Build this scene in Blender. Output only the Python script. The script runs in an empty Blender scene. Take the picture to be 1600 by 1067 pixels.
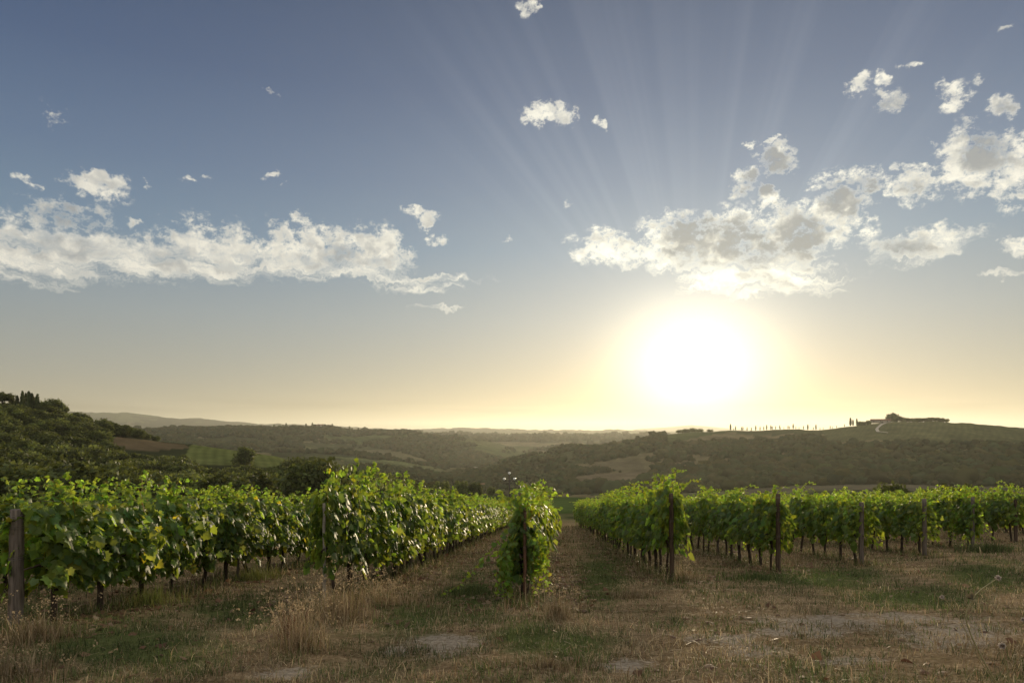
import bpy, math, random
import numpy as np
R = math.radians
SC = bpy.context.scene
COL = SC.collection
F = 1067.0                      # focal length in photo pixels (24 mm on a 36 mm wide frame, 1600 px)
HOR = 672.0                     # eye level row of the photo
EYE = 1.5                       # eye above the vineyard slope
SLOPE = 0.1153                  # the vineyard falls away from the camera
ROWAZ = math.atan(60 / F)       # the vine rows run a little to the right of the view

# ------------------------------------------------------------------ camera
cd = bpy.data.cameras.new('camera')
cd.lens = 24.0; cd.sensor_width = 36.0; cd.sensor_fit = 'HORIZONTAL'
cd.shift_y = 139.0 / 1600.0
cd.clip_start = 0.1; cd.clip_end = 90000
cam = bpy.data.objects.new('camera', cd); COL.objects.link(cam)
cam.location = (0, 0, 0); cam.rotation_euler = (R(90), 0, 0)
SC.camera = cam

# ------------------------------------------------------------------ exposure
SC.view_settings.view_transform = 'Standard'
SC.view_settings.look = 'None'
SC.view_settings.exposure = 0.12
SC.view_settings.gamma = 1.0
SC.render.engine = 'CYCLES'
cy = SC.cycles
cy.use_denoising = True
cy.max_bounces = 6; cy.diffuse_bounces = 3; cy.glossy_bounces = 2; cy.transmission_bounces = 4
cy.volume_bounces = 0; cy.transparent_max_bounces = 8
cy.sample_clamp_indirect = 6.0
cy.use_adaptive_sampling = True; cy.adaptive_threshold = 0.02

# ------------------------------------------------------------------ sun
SUN_AZ = math.atan(285 / F)
SUN_TAN = (HOR - 602) / F * math.cos(SUN_AZ)
SUN_EL = math.atan(SUN_TAN)
sl = bpy.data.lights.new('sun', 'SUN'); sl.energy = 5.0; sl.angle = R(7.0); sl.color = (1.0, 0.80, 0.52)
so = bpy.data.objects.new('sun', sl); COL.objects.link(so)
so.rotation_euler = (R(90) - SUN_EL, 0, math.pi - SUN_AZ)
SUN_DIR = (math.cos(SUN_EL) * math.sin(SUN_AZ), math.cos(SUN_EL) * math.cos(SUN_AZ), math.sin(SUN_EL))

# ------------------------------------------------------------------ sky
def lin(*c):
    return tuple(((v / 255.0 + 0.055) / 1.055) ** 2.4 if v > 10 else v / 255 / 12.92 for v in c)

def build_world():
    w = bpy.data.worlds.new('World'); SC.world = w; w.use_nodes = True
    nt = w.node_tree; N = nt.nodes; L = nt.links; N.clear()
    out = N.new('ShaderNodeOutputWorld'); bg = N.new('ShaderNodeBackground')
    L.new(bg.outputs[0], out.inputs[0]); bg.inputs[1].default_value = 0.1
    tc = N.new('ShaderNodeTexCoord')
    def setin(s, v):
        if hasattr(v, 'is_linked') or isinstance(v, bpy.types.NodeSocket): L.new(v, s)
        else: s.default_value = v
    def m(op, a, b=None, c=None, clamp=False):
        n = N.new('ShaderNodeMath'); n.operation = op; n.use_clamp = clamp
        for i, v in enumerate((a, b, c)):
            if v is not None: setin(n.inputs[i], v)
        return n.outputs[0]
    def vm(op, a, b=None):
        n = N.new('ShaderNodeVectorMath'); n.operation = op
        setin(n.inputs[0], a)
        if b is not None: setin(n.inputs[1], b)
        return n.outputs['Value'] if op in ('LENGTH', 'DOT_PRODUCT') else n.outputs[0]
    def comb(x, y, z):
        n = N.new('ShaderNodeCombineXYZ')
        for i, v in enumerate((x, y, z)): setin(n.inputs[i], v)
        return n.outputs[0]
    def noise(v, scale, detail=2.0, rough=0.5, dist=0.0):
        n = N.new('ShaderNodeTexNoise'); setin(n.inputs['Vector'], v)
        n.inputs['Scale'].default_value = scale; n.inputs['Detail'].default_value = detail
        n.inputs['Roughness'].default_value = rough; n.inputs['Distortion'].default_value = dist
        return n.outputs[0], n.outputs[1]
    def sstep(x, a, b):
        n = N.new('ShaderNodeMapRange'); n.interpolation_type = 'SMOOTHSTEP'
        setin(n.inputs[0], x); n.inputs[1].default_value = a; n.inputs[2].default_value = b
        return n.outputs[0]
    def mix(f, a, b, blend='MIX'):
        n = N.new('ShaderNodeMix'); n.data_type = 'RGBA'; n.blend_type = blend
        setin(n.inputs[0], f); setin(n.inputs[6], a); setin(n.inputs[7], b)
        return n.outputs[2]
    def rgb(c, k=1.0): return (c[0] * k, c[1] * k, c[2] * k, 1)
    def scale(col, f):
        n = N.new('ShaderNodeVectorMath'); n.operation = 'SCALE'
        setin(n.inputs[0], col); setin(n.inputs[3], f); return n.outputs[0]
    D = tc.outputs['Generated']
    sx = N.new('ShaderNodeSeparateXYZ'); L.new(D, sx.inputs[0])
    X, Y, Z = sx.outputs
    az = m('ARCTAN2', X, Y)
    hor = m('SQRT', m('ADD', m('MULTIPLY', X, X), m('MULTIPLY', Y, Y)))
    te = m('DIVIDE', Z, m('MAXIMUM', hor, 0.02))
    # clear sky by height
    ramp = N.new('ShaderNodeValToRGB'); L.new(m('DIVIDE', te, 0.8, clamp=True), ramp.inputs[0])
    stops = [(0.0, (168, 160, 130)), (0.03, (163, 157, 136)), (0.075, (152, 153, 144)), (0.16, (136, 147, 153)), (0.26, (106, 130, 152)),
             (0.36, (88, 110, 139)), (0.49, (66, 87, 121)), (0.63, (52, 72, 106)), (0.8, (46, 64, 98))]
    cr = ramp.color_ramp
    for i, (t, c) in enumerate(stops):
        e = cr.elements[i] if i < 2 else cr.elements.new(t / 0.8)
        e.position = t / 0.8; e.color = rgb(lin(*c))
    base = scale(ramp.outputs[0], 10.0)
    sky = N.new('ShaderNodeTexSky'); sky.sky_type = 'NISHITA'; sky.sun_disc = False
    sky.sun_elevation = SUN_EL; sky.sun_rotation = SUN_AZ
    sky.altitude = 200; sky.air_density = 1.0; sky.dust_density = 2.0; sky.ozone_density = 2.0
    base = mix(0.08, base, sky.outputs[0])
    # aureole round the sun
    cosang = vm('DOT_PRODUCT', D, SUN_DIR)
    ang = m('DEGREES', m('ARCCOSINE', m('MINIMUM', cosang, 0.999999)))
    def gauss(s): return m('EXPONENT', m('MULTIPLY', -1.0, m('POWER', m('DIVIDE', ang, s), 2.0)))
    def expo(s): return m('EXPONENT', m('MULTIPLY', -1.0, m('DIVIDE', ang, s)))
    low = m('EXPONENT', m('MULTIPLY', -9.0, m('MAXIMUM', te, 0.0)))       # redder towards the horizon
    gcol = mix(low, rgb((1.0, 0.95, 0.76)), rgb((1.0, 0.64, 0.14)))
    # clouds: plan of where they hang (azimuth, tan elevation)
    P = comb(az, te, 0.0)
    wn = noise(P, 14.0, 3.0, 0.55)[1]
    Pw = vm('ADD', P, vm('MULTIPLY', vm('SUBTRACT', wn, (0.5, 0.5, 0.5)), (0.055, 0.04, 0.0)))
    wn2 = noise(P, 60.0, 3.0, 0.6)[1]
    Pw = vm('ADD', Pw, vm('MULTIPLY', vm('SUBTRACT', wn2, (0.5, 0.5, 0.5)), (0.034, 0.028, 0.0)))
    ells = [  # x, y, rx, ry, turn, weight
        (60, 395, 170, 58, 0, 1), (215, 402, 150, 46, 0, 1), (335, 392, 100, 56, 0, 1), (470, 392, 110, 56, 0, 1), (570, 395, 90, 52, 0, 1),
        (600, 437, 150, 15, -3, .9), (690, 430, 90, 9, 0, .7), (645, 331, 20, 12, -10, .85), (669, 341, 18, 14, 30, .8), (684, 372, 20, 14, 0, .8), (155, 290, 52, 26, 0, .95),
        (50, 283, 26, 12, 0, .75), (233, 290, 14, 8, 0, .6), (295, 281, 13, 9, 0, .45), (323, 281, 13, 9, 0, .45), (427, 276, 16, 6, 25, .55), (447, 285, 13, 6, 35, .5),
        (466, 336, 20, 11, 0, .6), (205, 342, 17, 12, 0, .7), (110, 335, 95, 34, 0, .55), (90, 180, 26, 22, 0, .3), (428, 142, 14, 7, 0, .35),
        (676, 478, 60, 6, 2, .5), (797, 380, 10, 7, 0, .6), (40, 425, 180, 28, 0, .8), (885, 316, 12, 8, 0, .45),
        (950, 388, 72, 36, -8, 1), (1060, 382, 90, 60, -8, 1), (1130, 378, 90, 62, 0, 1), (1225, 385, 90, 68, 0, 1), (1180, 437, 170, 30, -3, .95),
        (1310, 330, 56, 72, 25, .95), (1350, 285, 34, 30, 0, .8), (1425, 282, 52, 38, -25, .95), (1440, 385, 120, 32, 3, .95),
        (1512, 250, 54, 72, 10, 1.05), (1590, 262, 50, 72, 0, 1.05), (1600, 380, 28, 18, 0, .8), (1565, 421, 55, 7, 0, .6),
        (1218, 252, 40, 34, 0, .85), (1166, 282, 32, 20, 20, .8), (1195, 302, 34, 16, -25, .75), (1190, 223, 20, 9, -15, .8), (1214, 216, 11, 6, 0, .8), (1199, 323, 22, 11, 10, .85), (1214, 334, 16, 10, 40, .7), (1362, 343, 14, 9, 0, .7),
        (855, 180, 44, 24, -5, 1), (929, 186, 12, 9, 20, .8), (940, 195, 9, 15, 30, .75), (826, 13, 26, 18, 25, .6), (1342, 132, 28, 22, -20, .75), (1386, 128, 18, 16, 0, .8),
        (1388, 162, 32, 22, 0, .6), (1492, 150, 34, 24, -15, .8), (1522, 132, 20, 18, 0, .7), (1570, 163, 30, 18, 0, .75), (1400, 250, 14, 12, 0, .7),
        (1455, 216, 14, 9, 0, .5), (1428, 103, 18, 6, 0, .35), (1555, 40, 14, 9, 0, .3), (1695, 300, 90, 80, 0, .9), (-150, 380, 120, 40, 0, .8),
    ]
    def cover(lst, V, prof, grow):
        M = None
        for i, (px, py, rx, ry, turn, wt) in enumerate(lst):
            if i % 6 == 5:                       # evaluate the list in short runs: the shader stack is small
                k = m('MULTIPLY', M, 1e-7); V = vm('ADD', V, comb(k, k, 0.0))
            a = math.atan((px - 800) / F); c = math.cos(a)
            mp = N.new('ShaderNodeMapping'); mp.vector_type = 'TEXTURE'
            L.new(V, mp.inputs[0])
            mp.inputs[1].default_value = (a, (HOR - py) / F * c, 0)
            mp.inputs[2].default_value = (0, 0, R(turn))
            mp.inputs[3].default_value = (rx / F * c * c * grow, ry / F * c * grow, 1)
            v = m('MULTIPLY', m('MULTIPLY_ADD', vm('LENGTH', mp.outputs[0]), -prof, prof, clamp=True), wt)
            M = v if M is None else m('MAXIMUM', M, v)
        return M
    M = cover(ells, Pw, 1.7, 1.15)
    greys = [(1085, 372, 60, 52, 0, .9), (1150, 378, 60, 46, 0, 1), (1245, 372, 52, 52, 0, 1), (1190, 400, 50, 24, 0, .7), (1320, 318, 34, 44, 20, .9), (1350, 292, 34, 26, 0, .7), (1216, 255, 46, 32, 0, 1.0),
             (1182, 290, 46, 28, 0, 1.0), (1535, 225, 38, 60, 15, .8), (1385, 165, 40, 18, 0, .9), (1400, 388, 60, 20, 0, .6), (1572, 165, 26, 12, 0, .6), (1430, 290, 30, 20, 0, .4),
             (100, 385, 90, 20, 0, .45), (540, 400, 60, 26, 0, .6), (260, 400, 50, 20, 0, .4), (110, 335, 90, 30, 0, .8)]
    kk = m('MULTIPLY', M, 1e-7)
    G = cover(greys, vm('ADD', Pw, comb(kk, kk, 0.0)), 1.3, 1.1)
    Pn = vm('MULTIPLY', P, (1.0, 1.2, 1.0))
    Pb = vm('ADD', Pn, vm('MULTIPLY', vm('SUBTRACT', noise(Pn, 40.0, 4.0, 0.6)[1], (0.5, 0.5, 0.5)), (0.035, 0.035, 0.0)))
    def puffs(v, sc):
        n = N.new('ShaderNodeTexVoronoi'); n.feature = 'F1'; n.normalize = True; n.voronoi_dimensions = '2D'
        setin(n.inputs['Vector'], v); n.inputs['Scale'].default_value = sc; n.inputs['Detail'].default_value = 3.0
        n.inputs['Roughness'].default_value = 0.55; n.inputs['Lacunarity'].default_value = 2.3
        return m('SUBTRACT', 1.0, n.outputs['Distance'])
    p1 = puffs(Pb, 34.0)
    p2 = puffs(vm('ADD', Pb, (0.004, 0.010, 0.0)), 34.0)
    f1 = noise(Pn, 30.0, 8.0, 0.66, 0.2)[0]
    f4 = noise(Pn, 95.0, 6.0, 0.7)[0]
    bumps = m('ADD', m('MULTIPLY', m('SUBTRACT', p1, 0.66), 1.6), m('ADD', m('MULTIPLY', m('SUBTRACT', f1, 0.52), 2.2), m('MULTIPLY', m('SUBTRACT', f4, 0.5), 1.5)))
    # below the flat cloud base the cloud thins into streaks
    streak = noise(vm('MULTIPLY', Pw, (0.38, 1.7, 1.0)), 40.0, 8.0, 0.68)[0]
    puffy = sstep(te, 0.215, 0.262)
    sb = m('MULTIPLY_ADD', m('SUBTRACT', streak, 0.53), 2.3, 0.0)
    bumps = m('ADD', m('MULTIPLY', bumps, puffy), m('MULTIPLY', sb, m('SUBTRACT', 1.0, puffy)))
    t = m('ADD', m('MULTIPLY', M, 0.68), m('SUBTRACT', bumps, 0.12))
    alpha = m('MULTIPLY', sstep(t, 0.0, 0.74), sstep(M, 0.0, 0.42))
    thick = sstep(t, 0.18, 0.70)
    b1 = noise(Pb, 26.0, 3.0, 0.5)[0]
    b2 = noise(vm('ADD', Pb, (0.006, 0.012, 0.0)), 26.0, 3.0, 0.5)[0]
    lit = m('ADD', 0.5, m('MULTIPLY', m('SUBTRACT', b1, b2), 3.6), clamp=True)
    near = m('EXPONENT', m('MULTIPLY', -1.0, m('POWER', m('DIVIDE', ang, 20.0), 2.0)))
    dark = m('ADD', m('MULTIPLY', m('MULTIPLY', m('SUBTRACT', 1.0, lit), 0.62), thick), m('MULTIPLY', m('MULTIPLY', G, m('MULTIPLY_ADD', b1, 2.0, -0.10)), sstep(t, 0.08, 0.45)))
    dark = sstep(dark, 0.0, 1.05)
    whitec = mix(near, rgb(lin(230, 225, 210), 10), rgb(lin(255, 250, 228), 10.5))
    greyc = mix(near, rgb(lin(150, 152, 152), 10), rgb(lin(96, 94, 92), 10))
    ccol = mix(dark, whitec, greyc)
    col = mix(m('MULTIPLY', alpha, 0.93), base, ccol)
    band = m('MULTIPLY', m('EXPONENT', m('MULTIPLY', -1.0, m('POWER', m('DIVIDE', m('SUBTRACT', te, 0.030), 0.011), 2.0))), sstep(noise(comb(m('MULTIPLY', az, 2.5), m('MULTIPLY', te, 40.0), 0.0), 1.6, 3.0)[0], 0.42, 0.62))
    col = scale(col, m('MULTIPLY_ADD', band, -0.20, 1.0))
    # glow in front of everything in the sky, and the faint beams fanning upwards
    glow = m('ADD', m('MULTIPLY', gauss(5.2), 15.0), m('MULTIPLY', expo(6.0), 2.8))
    col = vm('ADD', col, scale(gcol, glow))
    col = vm('ADD', col, scale(mix(low, rgb((0.86, 0.93, 0.90)), rgb((1.0, 0.74, 0.26))), m('MULTIPLY', expo(18.0), 3.3)))
    # unseen sky behind the viewer, brightened as added fill on the vine faces
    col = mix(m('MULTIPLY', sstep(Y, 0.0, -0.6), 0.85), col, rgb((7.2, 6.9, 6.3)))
    du = m('SUBTRACT', az, SUN_AZ); dv = m('SUBTRACT', te, SUN_TAN)
    phi = m('ARCTAN2', du, dv)
    rn = noise(comb(phi, 3.7, 0.0), 11.0, 2.5, 0.55)[0]
    rays = sstep(rn, 0.42, 0.72)
    fan = m('MULTIPLY', sstep(ang, 8.0, 16.0), m('SUBTRACT', 1.0, sstep(ang, 22.0, 42.0)))
    fan = m('MULTIPLY', fan, m('SUBTRACT', 1.0, sstep(m('ABSOLUTE', phi), 0.55, 1.0)))
    col = vm('ADD', col, scale(comb(0.62, 0.60, 0.55), m('MULTIPLY', m('MULTIPLY', rays, fan), 0.48)))
    # unseen sky overhead, brightness added to lift the ground and soften shadows
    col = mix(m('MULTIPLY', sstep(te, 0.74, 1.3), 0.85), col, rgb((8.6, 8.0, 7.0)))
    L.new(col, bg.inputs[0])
    w.cycles.sampling_method = 'MANUAL'; w.cycles.sample_map_resolution = 512
build_world()

# ------------------------------------------------------------------ small tools
rng = np.random.default_rng(7)

def vnoise(x, y, seed=0):
    """smooth value noise, -1..1, on arrays"""
    x = np.asarray(x, float); y = np.asarray(y, float)
    xi = np.floor(x).astype(np.int64); yi = np.floor(y).astype(np.int64)
    fx = x - xi; fy = y - yi
    fx = fx * fx * (3 - 2 * fx); fy = fy * fy * (3 - 2 * fy)
    def h(a, b):
        n = (a * 374761393 + b * 668265263 + seed * 974634111) & 0x7fffffff
        n = ((n ^ (n >> 13)) * 1274126177) & 0x7fffffff
        n = n ^ (n >> 16)
        return (n & 0xffff) / 32767.5 - 1.0
    return (h(xi, yi) * (1 - fx) + h(xi + 1, yi) * fx) * (1 - fy) + (h(xi, yi + 1) * (1 - fx) + h(xi + 1, yi + 1) * fx) * fy

def fbm(x, y, oct=4, seed=0, gain=0.5):
    s = 0.0; a = 1.0; t = 0.0
    for i in range(oct):
        s = s + a * vnoise(x * 2 ** i + 17.3 * i, y * 2 ** i - 9.1 * i, seed + i); t += a; a *= gain
    return s / t

class Geo:
    """collects triangles (and colours) for ONE mesh"""
    def __init__(s): s.v = []; s.f = []; s.c = []; s.n = 0
    def add(s, V, T, C=None):
        V = np.asarray(V, float).reshape(-1, 3); T = np.asarray(T, np.int64).reshape(-1, 3)
        if C is None: C = (1, 1, 1)
        C = np.asarray(C, float)
        if C.ndim == 1: C = np.tile(C[:3], (len(V), 1))
        s.v.append(V); s.f.append(T + s.n); s.c.append(C); s.n += len(V); return s
    def mesh(s, name, mat, smooth=False):
        V = np.concatenate(s.v); T = np.concatenate(s.f); C = np.concatenate(s.c)
        me = bpy.data.meshes.new(name)
        me.vertices.add(len(V)); me.vertices.foreach_set('co', V.astype(np.float32).ravel())
        me.loops.add(len(T) * 3); me.loops.foreach_set('vertex_index', T.astype(np.int32).ravel())
        me.polygons.add(len(T)); me.polygons.foreach_set('loop_start', np.arange(0, len(T) * 3, 3, dtype=np.int32))
        me.update(calc_edges=True)
        a = me.color_attributes.new('tint', 'FLOAT_COLOR', 'POINT')
        a.data.foreach_set('color', np.concatenate([C, np.ones((len(C), 1))], 1).astype(np.float32).ravel())
        if smooth: me.polygons.foreach_set('use_smooth', np.ones(len(T), bool))
        me.materials.append(mat)
        return me
    def build(s, name, mat, parent=None, smooth=False):
        return link(name, s.mesh(name, mat, smooth), parent)

def link(name, me, parent=None):
    o = bpy.data.objects.new(name, me); COL.objects.link(o)
    if parent is not None: o.parent = parent
    return o

def tag(o, label=None, cat=None, group=None, kind=None):
    for k, v in (('label', label), ('category', cat), ('group', group), ('kind', kind)):
        if v: o[k] = v
    return o

def thing(name, label, cat, loc, rz=0.0, group=None, sc=1.0):
    o = bpy.data.objects.new(name, None); COL.objects.link(o)
    o.location = loc; o.rotation_euler = (0, 0, rz); o.scale = (sc, sc, sc) if np.isscalar(sc) else sc
    o.empty_display_size = 0.2
    return tag(o, label, cat, group)

def tube(pts, rad, n=6, cap=True, wob=0.0, rs=None):
    pts = np.asarray(pts, float); m = len(pts)
    rad = np.full(m, rad) if np.isscalar(rad) else np.asarray(rad, float)
    tan = np.gradient(pts, axis=0); tan /= np.linalg.norm(tan, axis=1)[:, None] + 1e-9
    ref = np.array([0.0, 0, 1]) if abs(tan[:, 2]).mean() < 0.8 else np.array([1.0, 0, 0])
    u = np.cross(tan, ref); u /= np.linalg.norm(u, axis=1)[:, None] + 1e-9
    v = np.cross(tan, u)
    th = np.arange(n) * 2 * np.pi / n
    rr = rad[:, None] * np.ones(n)
    if wob: rr = rr * (1 + wob * (rs or rng).standard_normal((m, n)))
    V = pts[:, None] + rr[..., None] * (np.cos(th)[None, :, None] * u[:, None] + np.sin(th)[None, :, None] * v[:, None])
    V = V.reshape(-1, 3)
    i = np.arange(m - 1)[:, None] * n; j = np.arange(n)[None]; k = (j + 1) % n
    a, b, c, d = i + j, i + k, i + n + k, i + n + j
    T = np.concatenate([np.stack([a, b, c], -1).reshape(-1, 3), np.stack([a, c, d], -1).reshape(-1, 3)])
    if cap:
        V = np.concatenate([V, pts[:1], pts[-1:]]); e = m * n
        jj = np.arange(n); kk = (jj + 1) % n
        T = np.concatenate([T, np.stack([kk, jj, np.full(n, e)], -1), np.stack([(m - 1) * n + jj, (m - 1) * n + kk, np.full(n, e + 1)], -1)])
    return V, T

def boxg(cx, cy, cz, sx, sy, sz):
    V = np.array([[x, y, z] for x in (-.5, .5) for y in (-.5, .5) for z in (-.5, .5)]) * (sx, sy, sz) + (cx, cy, cz)
    T = [(0, 1, 3), (0, 3, 2), (4, 6, 7), (4, 7, 5), (0, 4, 5), (0, 5, 1), (2, 3, 7), (2, 7, 6), (0, 2, 6), (0, 6, 4), (1, 5, 7), (1, 7, 3)]
    return V, T

def icos(sub=1):
    t = (1 + 5 ** .5) / 2
    V = [(-1, t, 0), (1, t, 0), (-1, -t, 0), (1, -t, 0), (0, -1, t), (0, 1, t), (0, -1, -t), (0, 1, -t), (t, 0, -1), (t, 0, 1), (-t, 0, -1), (-t, 0, 1)]
    T = [(0, 11, 5), (0, 5, 1), (0, 1, 7), (0, 7, 10), (0, 10, 11), (1, 5, 9), (5, 11, 4), (11, 10, 2), (10, 7, 6), (7, 1, 8), (3, 9, 4), (3, 4, 2), (3, 2, 6), (3, 6, 8), (3, 8, 9), (4, 9, 5), (2, 4, 11), (6, 2, 10), (8, 6, 7), (9, 8, 1)]
    V = [np.array(v) / np.linalg.norm(v) for v in V]
    for _ in range(sub):
        cache = {}; nT = []
        def mid(a, b):
            k = (min(a, b), max(a, b))
            if k not in cache:
                p = V[a] + V[b]; V.append(p / np.linalg.norm(p)); cache[k] = len(V) - 1
            return cache[k]
        for a, b, c in T:
            x, y, z = mid(a, b), mid(b, c), mid(c, a)
            nT += [(a, x, z), (b, y, x), (c, z, y), (x, y, z)]
        T = nT
    return np.array(V), np.array(T)
ICO1 = icos(1); ICO2 = icos(2)

# ------------------------------------------------------------------ materials
def material(name):
    mt = bpy.data.materials.new(name); mt.use_nodes = True
    nt = mt.node_tree; nt.nodes.clear()
    return mt, nt.nodes, nt.links

def mat_leaf(name, refl, trans, gloss=0.35, rough=0.45, objvar=0.25, tfac=0.45, noise_scale=0.0):
    """thin leaf: reflecting front, glowing when the light is behind; 'tint' multiplies per leaf"""
    mt, N, L = material(name)
    out = N.new('ShaderNodeOutputMaterial')
    at = N.new('ShaderNodeAttribute'); at.attribute_name = 'tint'
    oi = N.new('ShaderNodeObjectInfo')
    mr = N.new('ShaderNodeMapRange'); L.new(oi.outputs['Random'], mr.inputs[0])
    mr.inputs[3].default_value = 1 - objvar; mr.inputs[4].default_value = 1 + objvar
    sc = N.new('ShaderNodeVectorMath'); sc.operation = 'SCALE'; L.new(at.outputs['Color'], sc.inputs[0]); L.new(mr.outputs[0], sc.inputs[3])
    def tinted(c):
        n = N.new('ShaderNodeMix'); n.data_type = 'RGBA'; n.blend_type = 'MULTIPLY'; n.inputs[0].default_value = 1
        n.inputs[6].default_value = (*c, 1); L.new(sc.outputs[0], n.inputs[7]); return n.outputs[2]
    p = N.new('ShaderNodeBsdfPrincipled'); L.new(tinted(refl), p.inputs['Base Color'])
    p.inputs['Roughness'].default_value = rough; p.inputs['Specular IOR Level'].default_value = gloss
    t = N.new('ShaderNodeBsdfTranslucent'); L.new(tinted(trans), t.inputs[0])
    mx = N.new('ShaderNodeMixShader'); mx.inputs[0].default_value = tfac
    L.new(p.outputs[0], mx.inputs[1]); L.new(t.outputs[0], mx.inputs[2]); L.new(mx.outputs[0], out.inputs[0])
    return mt

def mat_rough(name, c1, c2, scale=8.0, rough=0.85, stretch=(1, 1, 1), bump=0.3, detail=6, spec=0.2):
    mt, N, L = material(name)
    out = N.new('ShaderNodeOutputMaterial'); p = N.new('ShaderNodeBsdfPrincipled')
    tc = N.new('ShaderNodeTexCoord'); mp = N.new('ShaderNodeMapping'); L.new(tc.outputs['Object'], mp.inputs[0]); mp.inputs[3].default_value = stretch
    n = N.new('ShaderNodeTexNoise'); L.new(mp.outputs[0], n.inputs['Vector']); n.inputs['Scale'].default_value = scale; n.inputs['Detail'].default_value = detail
    r = N.new('ShaderNodeValToRGB'); L.new(n.outputs[0], r.inputs[0])
    r.color_ramp.elements[0].position = .35; r.color_ramp.elements[0].color = (*c1, 1)
    r.color_ramp.elements[1].position = .65; r.color_ramp.elements[1].color = (*c2, 1)
    L.new(r.outputs[0], p.inputs['Base Color']); p.inputs['Roughness'].default_value = rough; p.inputs['Specular IOR Level'].default_value = spec
    b = N.new('ShaderNodeBump'); b.inputs['Strength'].default_value = bump; b.inputs['Distance'].default_value = 0.02
    L.new(n.outputs[0], b.inputs['Height']); L.new(b.outputs[0], p.inputs['Normal'])
    L.new(p.outputs[0], out.inputs[0])
    return mt

M_VINE = mat_leaf('vine_leaf', (0.076, 0.124, 0.035), (0.40, 0.50, 0.045), 0.30, 0.50, 0.14, 0.45)
M_GRASS = mat_leaf('grass_blade', (1, 1, 1), (1, 1, 1), 0.2, 0.6, 0.0, 0.35)
M_TREE = mat_leaf('tree_leaf', (0.066, 0.083, 0.027), (0.20, 0.22, 0.04), 0.12, 0.6, 0.30, 0.25)
M_FOREST = mat_leaf('far_wood', (0.046, 0.056, 0.026), (0.06, 0.07, 0.02), 0.0, 0.9, 0.0, 0.10)
M_BARK = mat_rough('vine_bark', (0.035, 0.024, 0.017), (0.085, 0.062, 0.045), 14, 0.9, (3, 3, .5), 0.8)
M_TRUNK = mat_rough('tree_bark', (0.05, 0.04, 0.03), (0.10, 0.08, 0.06), 4, 0.9, (3, 3, .5), 0.5)
M_POSTGREY = mat_rough('weathered_wood', (0.085, 0.07, 0.058), (0.19, 0.155, 0.13), 9, 0.85, (4, 4, .35), 0.7)
M_POSTBROWN = mat_rough('brown_wood', (0.050, 0.033, 0.023), (0.115, 0.078, 0.055), 9, 0.8, (4, 4, .35), 0.6)
M_RUST = mat_rough('rusty_iron', (0.07, 0.035, 0.02), (0.15, 0.08, 0.05), 30, 0.75, (1, 1, .3), 0.4)
M_STAKE = mat_rough('dull_metal', (0.22, 0.19, 0.16), (0.34, 0.30, 0.26), 12, 0.6, (1, 1, .3), 0.2, spec=0.4)
M_WIRE = mat_rough('wire', (0.12, 0.11, 0.10), (0.2, 0.18, 0.16), 20, 0.5, spec=0.5)
M_POLE = mat_rough('pole_wood', (0.045, 0.038, 0.032), (0.09, 0.075, 0.06), 3, 0.9, (3, 3, .3), 0.3)
M_WHITE = mat_rough('white_ceramic', (0.78, 0.77, 0.74), (0.82, 0.81, 0.79), 3, 0.25, spec=0.5, bump=0)
M_WALL = mat_rough('plaster', (0.42, 0.38, 0.33), (0.52, 0.47, 0.41), 0.6, 0.9, bump=0.1)
M_STONE = mat_rough('stone_wall', (0.22, 0.19, 0.16), (0.34, 0.29, 0.24), 1.2, 0.9, bump=0.2)
M_ROOF = mat_rough('roof_tiles', (0.20, 0.10, 0.065), (0.30, 0.16, 0.10), 1.5, 0.85, bump=0.2)
M_DARK = mat_rough('dark_opening', (0.03, 0.03, 0.03), (0.05, 0.045, 0.04), 2, 0.5)
M_DIRT = mat_rough('white_road', (0.30, 0.27, 0.225), (0.38, 0.345, 0.29), 0.2, 0.95, bump=0.1)

# ------------------------------------------------------------------ the land
def px_az(px): return np.arctan((np.asarray(px, float) - 800) / F)

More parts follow.
